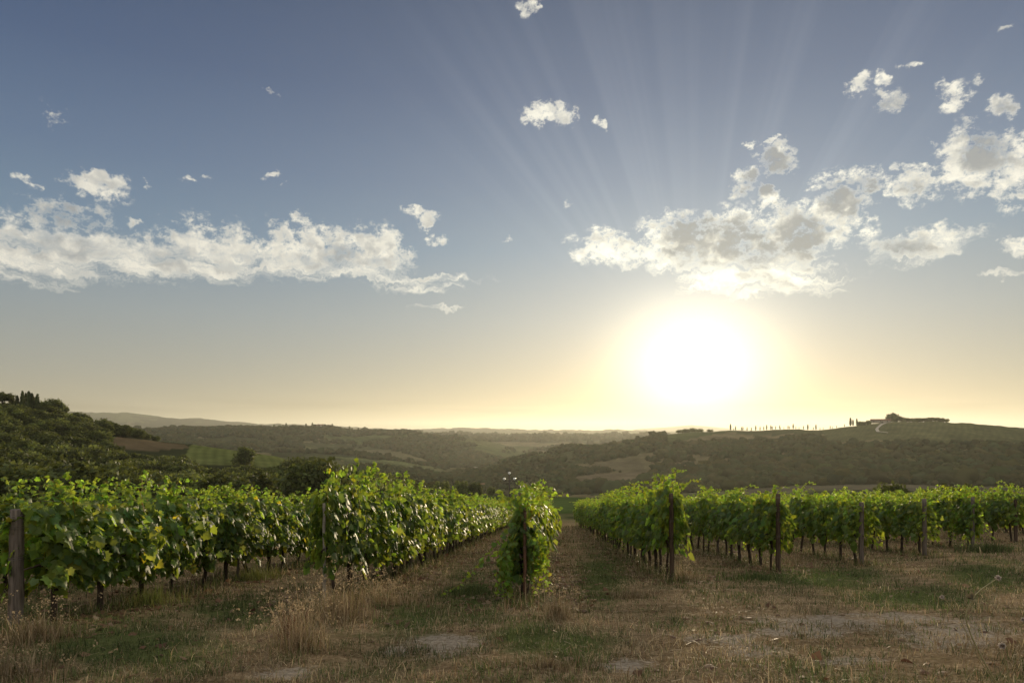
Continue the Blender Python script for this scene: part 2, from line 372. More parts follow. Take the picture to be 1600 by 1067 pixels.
RINGS = [
    (150, {-600: 772, -200: 786, 0: 792, 300: 795, 430: 797, 600: 801, 800: 804, 900: 804, 1200: 800, 1400: 796, 1600: 792, 1900: 788}),
    (250, {-600: 680, -200: 692, 0: 709, 60: 713, 130: 718, 185: 723, 240: 727, 300: 731, 360: 734, 430: 741, 500: 752, 600: 765, 700: 772, 800: 774, 900: 776, 1060: 780, 1200: 782, 1600: 778, 1900: 772}),
    (330, {-600: 575, -200: 612, 0: 648, 60: 655, 130: 667, 185: 678, 240: 688, 300: 694, 360: 702, 430: 712, 500: 733, 600: 757, 700: 775, 800: 785, 900: 790, 1060: 792, 1200: 790, 1600: 784, 1900: 770}),
    (450, {-600: 600, -200: 632, 0: 665, 60: 672, 130: 680, 185: 690, 240: 705, 300: 715, 360: 725, 430: 735, 500: 750, 600: 768, 700: 777, 800: 779, 900: 777, 1060: 775, 1200: 768, 1400: 764, 1600: 766, 1900: 760}),
    (650, {-600: 640, 0: 690, 130: 700, 240: 712, 300: 717, 360: 721, 430: 724, 500: 730, 600: 739, 700: 752, 800: 755, 900: 750, 1060: 744, 1200: 739, 1400: 735, 1600: 735, 1900: 740}),
    (1000, {-600: 645, 0: 690, 240: 705, 300: 706, 430: 708, 500: 710, 600: 717, 700: 736, 760: 730, 800: 718, 830: 710, 900: 700, 980: 690, 1060: 677, 1100: 674, 1200: 672, 1300: 669, 1350: 663, 1395: 658.5, 1480: 659, 1500: 661, 1560: 666, 1600: 668, 1900: 680}),
    (1300, {-600: 650, 0: 684, 430: 699, 600: 705, 700: 720, 760: 728, 800: 726, 900: 714, 1060: 692, 1200: 686, 1400: 676, 1600: 682, 1900: 690}),
    (1900, {-600: 655, 0: 673, 270: 673, 350: 670, 420: 667.5, 520: 670, 570: 673.5, 640: 677, 700: 682, 760: 691, 800: 699, 830: 702, 900: 699, 1060: 690, 1200: 686, 1600: 686}),
    (2500, {0: 690}),
    (3200, {0: 674, 300: 674, 600: 677.5, 640: 676, 700: 679, 760: 679, 800: 681, 900: 682, 1000: 679, 1060: 681, 1600: 681}),
    (4500, {0: 684}),
    (7000, {-600: 640, 0: 646, 140: 645, 200: 644, 240: 650, 330: 656, 420: 660, 520: 666, 640: 671, 700: 669.5, 800: 671, 900: 671.5, 1000: 672.5, 1100: 674, 1600: 672}),
    (10000, {0: 678}),
    (15000, {0: 672, 900: 673, 980: 672, 1000: 669.5, 1040: 667, 1080: 663.5, 1110: 666, 1140: 669, 1180: 672, 1600: 670}),
    (22000, {0: 675}),
]
_RL = np.log(np.array([60.0, 100.0] + [r for r, _ in RINGS]))

def plane_z(x, y):
    ye = np.where(y > 0, y, y * 0.25)
    z = -EYE - SLOPE * ye + 0.0022 * np.clip(x - 8, 0, 14) ** 2
    z = z + 0.035 * vnoise(x * .9, y * .9, 3) + 0.018 * vnoise(x * 2.7, y * 2.7, 4)
    return z

def land_z(x, y):
    """height of the ground at plan positions (eye level is 0)"""
    x = np.asarray(x, float); y = np.asarray(y, float); shp = np.broadcast(x, y).shape
    x = np.broadcast_to(x, shp).ravel(); y = np.broadcast_to(y, shp).ravel()
    r = np.hypot(x, y) + 1e-6; az = np.arctan2(x, y)
    ca = np.maximum(np.cos(az), 0.35)
    pxx = 800 + F * np.tan(np.clip(az, -1.2, 1.2))
    w = np.clip((r - 60) / 90, 0, 1); w = w * w * (3 - 2 * w)
    rr = np.clip(r * (1 + 0.05 * w * vnoise(az * 9, az * 0 + 5, 8)), 60, 21999)
    lr = np.log(rr)
    K = len(_RL); TE = np.empty((K, len(r)))
    for k in range(2):
        rk = math.exp(_RL[k]); TE[k] = plane_z(rk * np.sin(az), rk * np.cos(az)) / rk
    for k, (rk, tab) in enumerate(RINGS):
        xs = sorted(tab); TE[k + 2] = (HOR - np.interp(pxx, xs, [tab[q] for q in xs])) / F * ca
    h = np.diff(_RL)[:, None]; dl = np.diff(TE, axis=0) / h
    m = np.zeros_like(TE)
    a, b = dl[:-1], dl[1:]
    with np.errstate(divide='ignore', invalid='ignore'):
        hm = np.where(a * b > 0, 2 * a * b / (a + b), 0)
    m[1:-1] = hm; m[0] = dl[0]; m[-1] = dl[-1]
    i = np.clip(np.searchsorted(_RL, lr, side='right') - 1, 0, K - 2); j = np.arange(len(r))
    H = h[i, 0]; t = (lr - _RL[i]) / H
    te = (TE[i, j] * (2 * t**3 - 3 * t**2 + 1) + m[i, j] * H * (t**3 - 2 * t**2 + t) + TE[i + 1, j] * (-2 * t**3 + 3 * t**2) + m[i + 1, j] * H * (t**3 - t**2))
    far = np.clip((r - 350) / 500, 0, 1) * np.clip((12000 - r) / 6000, 0, 1)
    te = te + far * (0.0042 * fbm(az * 26, lr * 9, 4, 21) + 0.0018 * fbm(x / 60, y / 60, 2, 5))
    z = te * r
    z = np.where(r < 60, plane_z(x, y), z * w + plane_z(x, y) * (1 - w))
    return z.reshape(shp)

def gz(x, y): return float(land_z(np.array([x]), np.array([y]))[0])
def at(px, r):
    a = math.atan((px - 800) / F); x, y = r * math.sin(a), r * math.cos(a); return (x, y, gz(x, y))

# the strip of the near ground seen at a photo pixel
def spot(px, py):
    d = F * EYE / (py - 795.0); return ((px - 800) / F * d, d)
ROWDIR = np.array([math.sin(ROWAZ), math.cos(ROWAZ)]); ROWNRM = np.array([math.cos(ROWAZ), -math.sin(ROWAZ)])
ROWS = {-3: (-9.7, 8.3), -2: (-6.63, 8.45), -1: (-3.48, 10.35), 0: (-0.40, 10.7), 1: (2.56, 14.55), 2: (5.5, 16.85), 3: (8.5, 19.2), 4: (11.6, 21.9),
        5: (14.6, 24.5), 6: (17.6, 26.9), 7: (20.6, 29.7), 8: (23.6, 32.5), 9: (26.6, 35), 10: (29.6, 37.5)}
ROWEND = 62.0
def rowpt(k, u):
    v = ROWS[k][0]; p = ROWDIR * u + ROWNRM * v
    return p[0], p[1]

SOIL = [(1300, 970, 150, 16), (1500, 985, 120, 22), (1130, 1000, 70, 14), (700, 1010, 75, 20), (450, 1048, 60, 16), (1250, 985, 90, 16), (1420, 965, 70, 10), (1490, 1000, 90, 14), (620, 1015, 30, 8), (1180, 1020, 60, 14), (980, 1040, 50, 12), (1330, 1030, 70, 10)]
GREEN = [(200, 1010, 170, 45), (60, 960, 90, 40), (740, 930, 60, 45), (900, 1010, 80, 30), (1290, 905, 110, 22), (1420, 930, 120, 20), (650, 965, 60, 30), (1540, 900, 80, 25), (940, 900, 40, 45), (380, 960, 80, 30), (830, 1000, 60, 30)]
def patch(x, y, lst, soft=1.0):
    px = 800 + F * x / np.maximum(y, .5); py = 795 + F * EYE / np.maximum(y, .5)
    w = np.zeros_like(px)
    for (a, b, c, d) in lst:
        w = np.maximum(w, 1 - np.hypot((px - a) / (c * 1.3), (py - b) / (d * 1.3)))
    return w

def build_ground():
    azs = np.concatenate([np.radians(np.arange(-180, -50, 3.0)), np.radians(np.arange(-50, 50.001, 0.125)), np.radians(np.arange(53, 180, 3.0))])
    rs = np.concatenate([np.geomspace(0.4, 4, 14)[:-1], np.geomspace(4, 22000, 470)])
    A, Rr = np.meshgrid(azs, rs); x = Rr * np.sin(A); y = Rr * np.cos(A)
    z = land_z(x, y)
    n = len(azs); mr = len(rs)
    V = np.stack([x, y, z], -1).reshape(-1, 3)
    i = np.arange(mr - 1)[:, None] * n; j = np.arange(n)[None]; k = (j + 1) % n
    a, b, c, d = i + j, i + k, i + n + k, i + n + j
    T = np.concatenate([np.stack([a, d, c], -1).reshape(-1, 3), np.stack([a, c, b], -1).reshape(-1, 3)])
    V = np.concatenate([V, [[0, 0, gz(0, 0.01)]]]); e = len(V) - 1
    T = np.concatenate([T, np.stack([np.full(n, e), np.arange(n), (np.arange(n) + 1) % n], -1)])
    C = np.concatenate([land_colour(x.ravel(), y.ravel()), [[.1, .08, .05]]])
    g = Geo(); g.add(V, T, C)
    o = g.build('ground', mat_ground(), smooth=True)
    me = o.data
    at_ = me.attributes.new('near', 'FLOAT', 'POINT')
    rr = np.hypot(V[:, 0], V[:, 1])
    at_.data.foreach_set('value', np.clip((110 - rr) / 50, 0, 1).astype(np.float32))
    s = me.attributes.new('bare', 'FLOAT', 'POINT')
    s.data.foreach_set('value', np.where((V[:, 1] > 2) & (rr < 60), patch(V[:, 0], V[:, 1], SOIL), 0).astype(np.float32))
    gr = me.attributes.new('green', 'FLOAT', 'POINT')
    gr.data.foreach_set('value', np.where((V[:, 1] > 2) & (rr < 60), patch(V[:, 0], V[:, 1], GREEN), 0).astype(np.float32))
    tag(o, kind='structure')

# fields: (pixel column, range) corners on the plan
FIELDS = [
    ([(172, 290), (240, 286), (296, 302), (290, 318), (235, 324), (180, 316)], (0.135, 0.105, 0.066), 'tan'),            # bare strip above the wood, left
    ([(285, 262), (440, 262), (470, 300), (430, 345), (300, 345), (295, 300)], (0.135, 0.155, 0.055), 'vine'),     # green vineyard slope
    ([(620, 155), (920, 155), (930, 235), (640, 235)], (0.06, 0.095, 0.028), 'vine'),                      # green plot below
    ([(640, 238), (860, 240), (860, 262), (650, 262)], (0.16, 0.13, 0.085), 'tan'),
    ([(455, 1150), (650, 1050), (690, 1150), (600, 1400), (470, 1350)], (0.14, 0.13, 0.075), 'tan'),
    ([(560, 800), (720, 850), (680, 1000), (520, 980)], (0.11, 0.13, 0.06), 'vine'),
    ([(880, 560), (1000, 560), (1010, 700), (900, 680)], (0.16, 0.13, 0.085), 'tan'),                      # pale field mid valley
    ([(920, 720), (1010, 690), (1000, 760), (930, 780)], (0.14, 0.12, 0.075), 'tan'),
    ([(1290, 800), (1500, 790), (1640, 860), (1700, 990), (1280, 1010)], (0.10, 0.105, 0.050), 'vine'),     # grass slope under the farm
    ([(1150, 440), (1700, 430), (1700, 500), (1150, 490)], (0.13, 0.115, 0.080), 'tan'),
    ([(690, 900), (780, 860), (780, 1000), (700, 1100)], (0.12, 0.115, 0.06), 'tan'),
]
def in_poly(u, v, poly):
    c = np.zeros(u.shape, bool); n = len(poly)
    for i in range(n):
        (x1, y1), (x2, y2) = poly[i], poly[(i + 1) % n]
        if y1 != y2: c ^= ((y1 > v) != (y2 > v)) & (u < (x2 - x1) * (v - y1) / (y2 - y1) + x1)
    return c
def pcoords(x, y):
    return 800 + F * x / np.maximum(y, 1e-3), np.hypot(x, y)
def in_fields(x, y):
    u, r = pcoords(x, y); s = np.zeros(u.shape, bool)
    for poly, _, _ in FIELDS: s |= in_poly(u, r, poly)
    return s & (y > 0)
def cells(x, y, seed):
    """one value per field of a rough patchwork"""
    r = np.hypot(x, y); k = np.where(r > 1400, .55, 1.0)
    p = (x * .83 + y * .56) * k / 150 + .35 * vnoise(x / 130, y / 130, 71); q = (-.56 * x + .83 * y) * k / 115 + .35 * vnoise(x / 120, y / 120, 72)
    return vnoise(np.floor(p), np.floor(q), seed)
def woods(x, y):
    """how wooded the land is, > 0 means trees"""
    u, r = pcoords(x, y); a = np.arctan2(x, y)
    w = .75 * fbm(a * 22, np.log(r + 1) * 8, 3, 31) + .55 * cells(x, y, 61) + 0.06
    w = np.where((u > 900) & (r > 480) & (r < 880), w + np.where(r < 690 + 40 * vnoise(u / 60, u * 0, 9), 0.75, np.where(u > 1230, .55, .16)), w)
    w = np.where((u < 700) & (r > 115) & (r < 345), 1.0, w)
    w = np.where((r > 150) & (r < 400) & (u > 720), w - 0.6, w)
    w = np.where((r > 1650) & (r < 2000) & (u < 700), w + 0.4, w)
    w = np.where((u > 1040) & (r > 850) & (r < 1250), -1, w)
    w = np.where((u > 1290) & (u < 1640) & (r > 800 + 25 * vnoise(u / 40, u * 0)) & (r < 1250), -1, w)
    w = np.where(in_fields(x, y), -1, w)
    return w
def land_colour(x, y):
    r = np.hypot(x, y); u, _ = pcoords(x, y)
    n = fbm(x / 45, y / 45, 3, 2); n2 = fbm(x / 160, y / 160, 3, 12)
    base = np.array([0.092, 0.096, 0.046])[None] * (1 + 0.25 * n[:, None]) + np.array([0.03, 0.016, 0.006])[None] * (n2[:, None])
    ch = cells(x, y, 63)[:, None]; far = (r > 350)[:, None]
    pal = np.where(ch < -.45, np.array([[.17, .145, .085]]), np.where(ch < .05, np.array([[.085, .105, .042]]), np.where(ch < .5, np.array([[.12, .13, .06]]), np.array([[.075, .082, .04]]))))
    base = np.where(far, pal * (1 + .2 * n[:, None]), base)
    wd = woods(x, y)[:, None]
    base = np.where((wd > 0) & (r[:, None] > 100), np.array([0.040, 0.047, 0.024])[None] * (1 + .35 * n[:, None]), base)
    for poly, c, kind in FIELDS:
        s = in_poly(u, r, poly) & (y > 0)
        col = np.array(c)[None] * (1 + 0.16 * n[:, None])
        if kind == 'vine': col = col * (1 + .13 * np.cos(2 * np.pi * (x * .92 + y * .38 + 1.2 * n) / 3.4))[:, None]
        base = np.where(s[:, None], col, base)
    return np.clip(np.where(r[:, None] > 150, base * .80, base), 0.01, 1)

def mat_ground():
    mt, N, L = material('ground')
    out = N.new('ShaderNodeOutputMaterial'); p = N.new('ShaderNodeBsdfDiffuse'); L.new(p.outputs[0], out.inputs[0])
    geo = N.new('ShaderNodeNewGeometry')
    def noise(scale, detail=5, rough=.6, vec=None):
        n = N.new('ShaderNodeTexNoise'); L.new(vec or geo.outputs['Position'], n.inputs['Vector'])
        n.inputs['Scale'].default_value = scale; n.inputs['Detail'].default_value = detail; n.inputs['Roughness'].default_value = rough
        return n.outputs[0]
    def ramp(f, stops):
        r = N.new('ShaderNodeValToRGB'); L.new(f, r.inputs[0])
        for i, (q, c) in enumerate(stops):
            e = r.color_ramp.elements[i] if i < 2 else r.color_ramp.elements.new(q)
            e.position = q; e.color = (*c, 1)
        return r.outputs[0]
    def mix(f, a, b):
        n = N.new('ShaderNodeMix'); n.data_type = 'RGBA'; L.new(f, n.inputs[0]); L.new(a, n.inputs[6]); L.new(b, n.inputs[7]); return n.outputs[2]
    def attr(s):
        a = N.new('ShaderNodeAttribute'); a.attribute_name = s; return a
    def mth(op, a, b, clamp=False):
        n = N.new('ShaderNodeMath'); n.operation = op; n.use_clamp = clamp
        for i, v in enumerate((a, b)):
            if isinstance(v, (int, float)): n.inputs[i].default_value = v
            else: L.new(v, n.inputs[i])
        return n.outputs[0]
    fine = noise(16, 8, .7); med = noise(2.2, 6, .65); big = noise(.45, 4, .6)
    dry = ramp(fine, [(.3, (.098, .070, .042)), (.5, (.215, .160, .098)), (.72, (.39, .31, .205))])
    grn = ramp(fine, [(.3, (.045, .056, .020)), (.55, (.09, .105, .040)), (.75, (.15, .155, .07))])
    soil = ramp(fine, [(.25, (.14, .115, .085)), (.5, (.27, .23, .18)), (.75, (.42, .365, .30))])
    mp = N.new('ShaderNodeMapping'); L.new(geo.outputs['Position'], mp.inputs[0]); mp.inputs[2].default_value = (0, 0, R(-42)); mp.inputs[3].default_value = (0.22, 1.5, 1)
    swath = noise(1.6, 5, .62, mp.outputs[0])
    dk = N.new('ShaderNodeMix'); dk.data_type = 'RGBA'; dk.blend_type = 'MULTIPLY'; dk.inputs[0].default_value = 1
    L.new(dry, dk.inputs[6]); L.new(ramp(swath, [(.36, (.62, .60, .56)), (.64, (1.3, 1.28, 1.25))]), dk.inputs[7]); dry = dk.outputs[2]
    gm = mth('ADD', mth('MULTIPLY', attr('green').outputs['Fac'], 1.6), mth('MULTIPLY', mth('SUBTRACT', med, .5), 2.4))
    col = mix(mth('ADD', gm, mth('MULTIPLY', mth('SUBTRACT', big, .53), 2.5), True), dry, grn)
    sm = mth('ADD', mth('MULTIPLY', attr('bare').outputs['Fac'], 1.9), mth('ADD', mth('MULTIPLY', mth('SUBTRACT', med, .60), 3.6), mth('MULTIPLY', mth('SUBTRACT', fine, .5), 3.6)), True)
    col = mix(mth('MULTIPLY', sm, mth('MULTIPLY', attr('bare').outputs['Fac'], 2.5, True)), col, soil)
    # far land
    fn = noise(.035, 10, .78)
    far = N.new('ShaderNodeMix'); far.data_type = 'RGBA'; far.blend_type = 'MULTIPLY'; far.inputs[0].default_value = 1
    L.new(attr('tint').outputs['Color'], far.inputs[6]); L.new(ramp(fn, [(.32, (.5, .55, .5)), (.68, (1.5, 1.45, 1.4))]), far.inputs[7])
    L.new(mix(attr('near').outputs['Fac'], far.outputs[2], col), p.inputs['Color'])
    b = N.new('ShaderNodeBump'); b.inputs['Strength'].default_value = 0.6; b.inputs['Distance'].default_value = 0.05
    L.new(mth('MULTIPLY', fine, attr('near').outputs['Fac']), b.inputs['Height']); L.new(b.outputs[0], p.inputs['Normal'])
    return mt
build_ground()

# ------------------------------------------------------------------ grapevines
def half_leaf(detail):
    if detail == 2: return [(0, 0), (.20, -.13), (.44, -.05), (.36, .17), (.58, .36), (.34, .46), (.26, .70), (.10, .80), (0, 1.0)]
    if detail == 1: return [(0, 0), (.40, -.06), (.52, .36), (.26, .62), (0, 1.0)]
    return [(0, 0), (.45, .3), (0, 1.0)]
def leaf_shape(detail):
    h = half_leaf(detail); pts = h + [(-x, y) for x, y in h[-2:0:-1]]
    P = np.array(pts); 
    if detail == 0:
        V = np.c_[P, -np.abs(P[:, 0]) * .3 - .18 * P[:, 1] ** 2]
        return V, np.array([(0, 1, 2), (0, 2, 3)])
    V = np.c_[P, -np.abs(P[:, 0]) * .28 - .22 * P[:, 1] ** 2 + .05 * np.sin(9 * P[:, 0])]
    V = np.r_[V, [[0, .32, 0.0]]]; n = len(P)
    return V, np.array([(i, (i + 1) % n, n) for i in range(n)])
LEAF = {d: leaf_shape(d) for d in (0, 1, 2)}

def put_leaves(g, pos, tip, nrm, size, col, detail):
    pos = np.asarray(pos); tip = tip / (np.linalg.norm(tip, axis=1)[:, None] + 1e-9)
    nrm = nrm - tip * (nrm * tip).sum(1)[:, None]; nrm /= np.linalg.norm(nrm, axis=1)[:, None] + 1e-9
    side = np.cross(tip, nrm)
    V, T = LEAF[detail]
    W = pos[:, None] + size[:, None, None] * (V[None, :, 0:1] * side[:, None] + V[None, :, 1:2] * tip[:, None] + V[None, :, 2:3] * nrm[:, None])
    n, k = len(pos), len(V)
    g.add(W.reshape(-1, 3), (T[None] + (np.arange(n) * k)[:, None, None]).reshape(-1, 3), np.repeat(col, k, 0))

def leaf_tint(rs, n, z=None):
    b = np.exp(rs.normal(0, .22, n)); c = np.stack([b * rs.uniform(.85, 1.2, n), b, b * rs.uniform(.75, 1.5, n)], 1)
    y = rs.random(n); c[y < .035] *= (1.7, 1.3, .8); c[y > .9] *= (1.25, 1.45, 1.1)
    return np.clip(c, .2, 4)

def vine_foliage(seed, n, detail, size, length=1.24, shoots=5, hang=4, skirt=0.0, top=1.72, width=1.0, ragged=1.4, long=0.0, hanglen=1.0, extra=()):
    rs = np.random.default_rng(seed); g = Geo()
    x = rs.uniform(-length / 2, length / 2, n)
    lo = 0.50 - skirt
    z = lo + (top - lo) * rs.beta(1.15, .95, n)
    ph = seed * 1.7
    lump = 1 + .38 * ragged * vnoise(x * 3 + ph, z * 3, seed) + .28 * ragged * vnoise(x * 7, z * 7 + ph, seed + 1)
    rel = np.clip((z - .45) / 1.3, 0, 1)
    hw = (.20 + .24 * np.sin(np.pi * np.clip(rel * .95 + .08, 0, 1))) * lump * width
    s = rs.choice([-1, 1], n); dep = 1 - .75 * rs.random(n) ** 2.2
    y = s * hw * dep
    z = z + .10 * vnoise(x * 4 + 3, x * 0 + ph, seed + 4) * rel
    # ragged lower edge: drop leaves that would hang too low
    keep = z > (lo + .26 * vnoise(x * 4 + ph, x * 0, seed + 2) + .02)
    keep &= (vnoise(x * 5.5 + 2 * ph, z * 4.5, seed + 7) > -.62 / ragged) | (rs.random(len(x)) < .35)
    x, y, z, s, rel = x[keep], y[keep], z[keep], s[keep], rel[keep]; k = len(x)
    out = np.stack([rs.normal(0, .35, k), s * (.9 - .5 * rel ** 3), .25 + .6 * rel ** 2 + rs.normal(0, .25, k)], 1) + rs.normal(0, .32, (k, 3))
    tip = np.stack([rs.normal(0, .5, k), s * .45 + rs.normal(0, .3, k), -1.0 + .35 * rel + rs.normal(0, .3, k)], 1)
    put_leaves(g, np.stack([x, y, z], 1), tip, out, size * np.clip(rs.normal(.95, .26, k), .4, 1.55), leaf_tint(rs, k), detail)
    cc = (2.0, 1.0, 1.0)
    def cane(pts, leaf_from, sz):
        pts = np.array(pts)
        V, T = tube(pts, np.linspace(.004, .002, len(pts)), 4, False); g.add(V, T, cc)
        m = int(6 + 10 * np.linalg.norm(pts[-1] - pts[0])); t = np.linspace(leaf_from, 1, m)
        q = np.stack([np.interp(t, np.linspace(0, 1, len(pts)), pts[:, c]) for c in range(3)], 1)
        sd = np.where(np.arange(m) % 2, 1, -1)
        tp = np.stack([sd * rs.uniform(.3, .8, m), rs.normal(0, .6, m), rs.normal(-.5, .4, m)], 1)
        put_leaves(g, q + rs.normal(0, .015, (m, 3)), tp, rs.normal(0, .5, (m, 3)) + (0, 0, .6), sz * np.linspace(1, .5, m) * rs.uniform(.8, 1.2, m), leaf_tint(rs, m) * (1.15, 1.25, 1.0), detail)
    for _ in range(shoots):
        x0 = rs.uniform(-.5, .5); y0 = rs.normal(0, .12); h = rs.uniform(.08, .50) + long * rs.random(); l = rs.normal(0, .16, 2)
        cane([(x0, y0, top - .15), (x0 + l[0] * .3, y0 + l[1] * .3, top + h * .5), (x0 + l[0], y0 + l[1], top + h * .95), (x0 + l[0] * 1.7, y0 + l[1] * 1.6, top + h * .9)], .2, size * .8)
    for p in extra: cane(np.array(p) + rs.normal(0, .02, (len(p), 3)), .05, size * .85)
    for _ in range(hang):
        x0 = rs.uniform(-.55, .55); sd = rs.choice([-1, 1]); y0 = sd * rs.uniform(.25, .4) * width; z0 = rs.uniform(.8, 1.5); ln = rs.uniform(.25, .6) * hanglen
        cane([(x0, y0 * .6, z0), (x0 + rs.normal(0, .06), y0 + sd * .06, z0 - .05), (x0 + rs.normal(0, .1), y0 + sd * .06, z0 - ln)], .15, size * .85)
    return g

def vine_trunk(seed):
    rs = np.random.default_rng(seed + 500); g = Geo()
    l = rs.normal(0, .07, 2)
    p = np.array([(l[0] * 1.2, l[1] * .6, -.10), (l[0] * .9, l[1] * .5, .12), (l[0] * .3 + rs.normal(0, .03), rs.normal(0, .02), .32), (rs.normal(0, .025), rs.normal(0, .02), .55), (0, 0, .78)])
    t = np.linspace(0, 1, 9); q = np.stack([np.interp(t, np.linspace(0, 1, 5), p[:, c]) for c in range(3)], 1)
    V, T = tube(q, np.array([.046, .038, .034, .032, .03, .032, .033, .034, .03]) * rs.uniform(.8, 1.25), 8, True, .10, rs); g.add(V, T)
    for s in (-1, 1):
        q = np.array([(0, 0, .72), (s * .12, rs.normal(0, .02), .84), (s * .32, rs.normal(0, .02), .88 + rs.normal(0, .02)), (s * .52, 0, .87)])
        V, T = tube(q, [.028, .024, .02, .012], 6, True, .1, rs); g.add(V, T)
    return g

FOL_HI = [vine_foliage(11 + i, 900, 2, .135, shoots=6 + i % 4, hang=7 + i % 3, skirt=.06, top=1.66 + .05 * (i % 3)).mesh('foliage', M_VINE) for i in range(8)]
FOL_MID = [vine_foliage(61 + i, 600, 1, .145, shoots=6 + i % 4, hang=4 + i % 3, skirt=0.0, top=1.66 + .06 * (i % 3)).mesh('foliage', M_VINE) for i in range(8)]
ers = np.random.default_rng(8)
TRAIL = [[(-.3, .25, 1.1), (-.4, .6, .75), (-.5, .95, .40), (-.55, 1.25, .22)], [(-.2, .3, 1.2), (-.1, .6, .85), (-.2, .85, .55)]]
for q in range(16):
    xx, yy, zz = ers.uniform(-.65, .1), ers.uniform(.12, .38), ers.uniform(.75, 1.3)
    TRAIL.append([(xx + .1, yy, zz), (xx, yy + .05, zz * .6), (xx - .06, yy + ers.normal(.02, .05), ers.uniform(.02, .3))])
for q in range(9):
    xx, yy, zz = ers.uniform(-.6, .1), -ers.uniform(.15, .42), ers.uniform(.9, 1.3)
    TRAIL.append([(xx + .1, yy, zz), (xx, yy - .06, zz * .65), (xx - .05, yy - ers.normal(.03, .05), ers.uniform(.25, .6))])
for q in range(6):
    a_ = ers.uniform(-.5, .5)
    TRAIL.append([(a_, 0, 1.5), (a_ + ers.normal(0, .1), ers.normal(0, .25), 1.78), (a_ + ers.normal(0, .15), ers.normal(0, .5), 1.85 + ers.normal(0, .1))])
FOL_OPEN = [vine_foliage(161 + i, 470, 1, .14, shoots=7 + i % 4, hang=3 + i % 3, skirt=-.09, top=1.64 + .07 * (i % 3), width=.82).mesh('foliage', M_VINE) for i in range(8)]
FOL_OPENHI = [vine_foliage(181 + i, 600, 2, .13, shoots=7 + i % 4, hang=4 + i % 3, skirt=-.08, top=1.64 + .07 * (i % 3), width=.82).mesh('foliage', M_VINE) for i in range(6)]
FOL_TALL = vine_foliage(101, 900, 2, .135, shoots=16, hang=6, top=1.74, long=.38).mesh('foliage', M_VINE)
FOL_END = vine_foliage(103, 680, 2, .13, length=.9, shoots=14, hang=24, skirt=.12, top=1.64, width=.40, ragged=1.7, hanglen=1.5, extra=TRAIL).mesh('foliage', M_VINE)
FOL_FAR = [vine_foliage(121 + i, 170, 0, .22, shoots=2, hang=1) for i in range(4)]
TRUNKS = [vine_trunk(i).mesh('trunk', M_BARK, True) for i in range(7)]
TRUNK_G = [vine_trunk(40 + i) for i in range(3)]

ROWNAME = {-3: 'row at the left edge behind the thick grey post', -2: 'front left row beginning at the thick grey post', -1: 'row beginning at the thin pale stake',
           0: 'row seen end on behind the rusty stake', 1: 'row just right of the grassy lane', 2: 'row behind the tall brown post', 3: 'third row right of the grassy lane',
           4: 'fourth row right of the lane', 5: 'row behind the post smothered in leaves', 6: 'row with dark shaded gaps at far right', 7: 'last row at the right edge'}
FIRST = {-3: 'grapevine at the left edge half out of the picture', -2: 'broad leafy grapevine beside the thick grey post', -1: 'tall shaggy grapevine beside the thin pale stake',
         0: 'bushy grapevine hanging down to the grass around the rusty stake', 1: 'grapevine trailing beside the slim brown post by the lane', 2: 'grapevine beside the tall brown post right of the lane',
         3: 'grapevine beside the grey brown post third from the lane', 4: 'grapevine beside the stout grey post fourth from the lane', 5: 'grapevine smothering its post with a skirt of leaves',
         6: 'grapevine beside a dark gap near the right edge', 7: 'outermost grapevine cut by the right edge'}
NIND = {-3: 12, -2: 20, -1: 48, 0: 7, 1: 48, 2: 30, 3: 26, 4: 24, 5: 20, 6: 18, 7: 14}
far_g = Geo(); trunk_count = 0
vrs = np.random.default_rng(99)
def row_angle(x, y): return math.pi / 2 - ROWAZ
for k in ROWS:
    u = ROWS[k][1] + (0.36 if k == -2 else 0.38); i = 0
    while u < ROWEND:
        x, y = rowpt(k, u); x += vrs.normal(0, .03); z = gz(x, y)
        rz = row_angle(x, y) + (math.pi if vrs.random() < .5 else 0)
        if k == 0 and i == 0: rz = row_angle(x, y)
        sx, sz = vrs.uniform(.92, 1.08), vrs.uniform(.88, 1.07)
        if i < NIND.get(k, 0):
            lab = FIRST[k] if i == 0 else 'leafy green grapevine along the ' + ROWNAME[k]
            t = thing('grapevine', lab, 'grapevine', (x, y, z), rz, 'grapevines along the ' + ROWNAME[k], (sx, vrs.uniform(.92, 1.1) * (.55 if k == 0 and i > 0 else .8 if k == -1 and i == 0 else 1), sz))
            if k == 0 and i == 0: fm = FOL_END
            elif (k == -1 and i == 2) or (k == 1 and i == 10): fm = FOL_TALL
            elif k == -1 and i < 2: fm = FOL_OPENHI[i + 1]
            elif k == 5 and i == 0: fm = FOL_END
            elif k > 0: fm = FOL_OPENHI[int(vrs.integers(6))] if u < 18 else FOL_OPEN[int(vrs.integers(8))]
            else: fm = (FOL_HI if u < 18 else FOL_MID)[int(vrs.integers(8))]
            link('trunk', TRUNKS[int(vrs.integers(7))], t)
            link('foliage', fm, t)
        else:
            src = FOL_FAR[int(vrs.integers(4))]; tg = TRUNK_G[int(vrs.integers(3))]
            c, s = math.cos(rz), math.sin(rz); RM = np.array([[c, -s, 0], [s, c, 0], [0, 0, 1]])
            V = np.concatenate(src.v); T = np.concatenate(src.f); C = np.concatenate(src.c)
            far_g.add((V * (sx, 1, sz)) @ RM.T + (x, y, z), T, C)
            V = np.concatenate(tg.v); T = np.concatenate(tg.f)
            far_g.add(V @ RM.T + (x, y, z), T, (1.2, .5, .7))
        u += 1.0 + vrs.normal(0, .05); i += 1
tag(far_g.build('vineyard_rows', M_VINE), 'far ends of the vine rows merging into one green band', 'vines', kind='stuff')

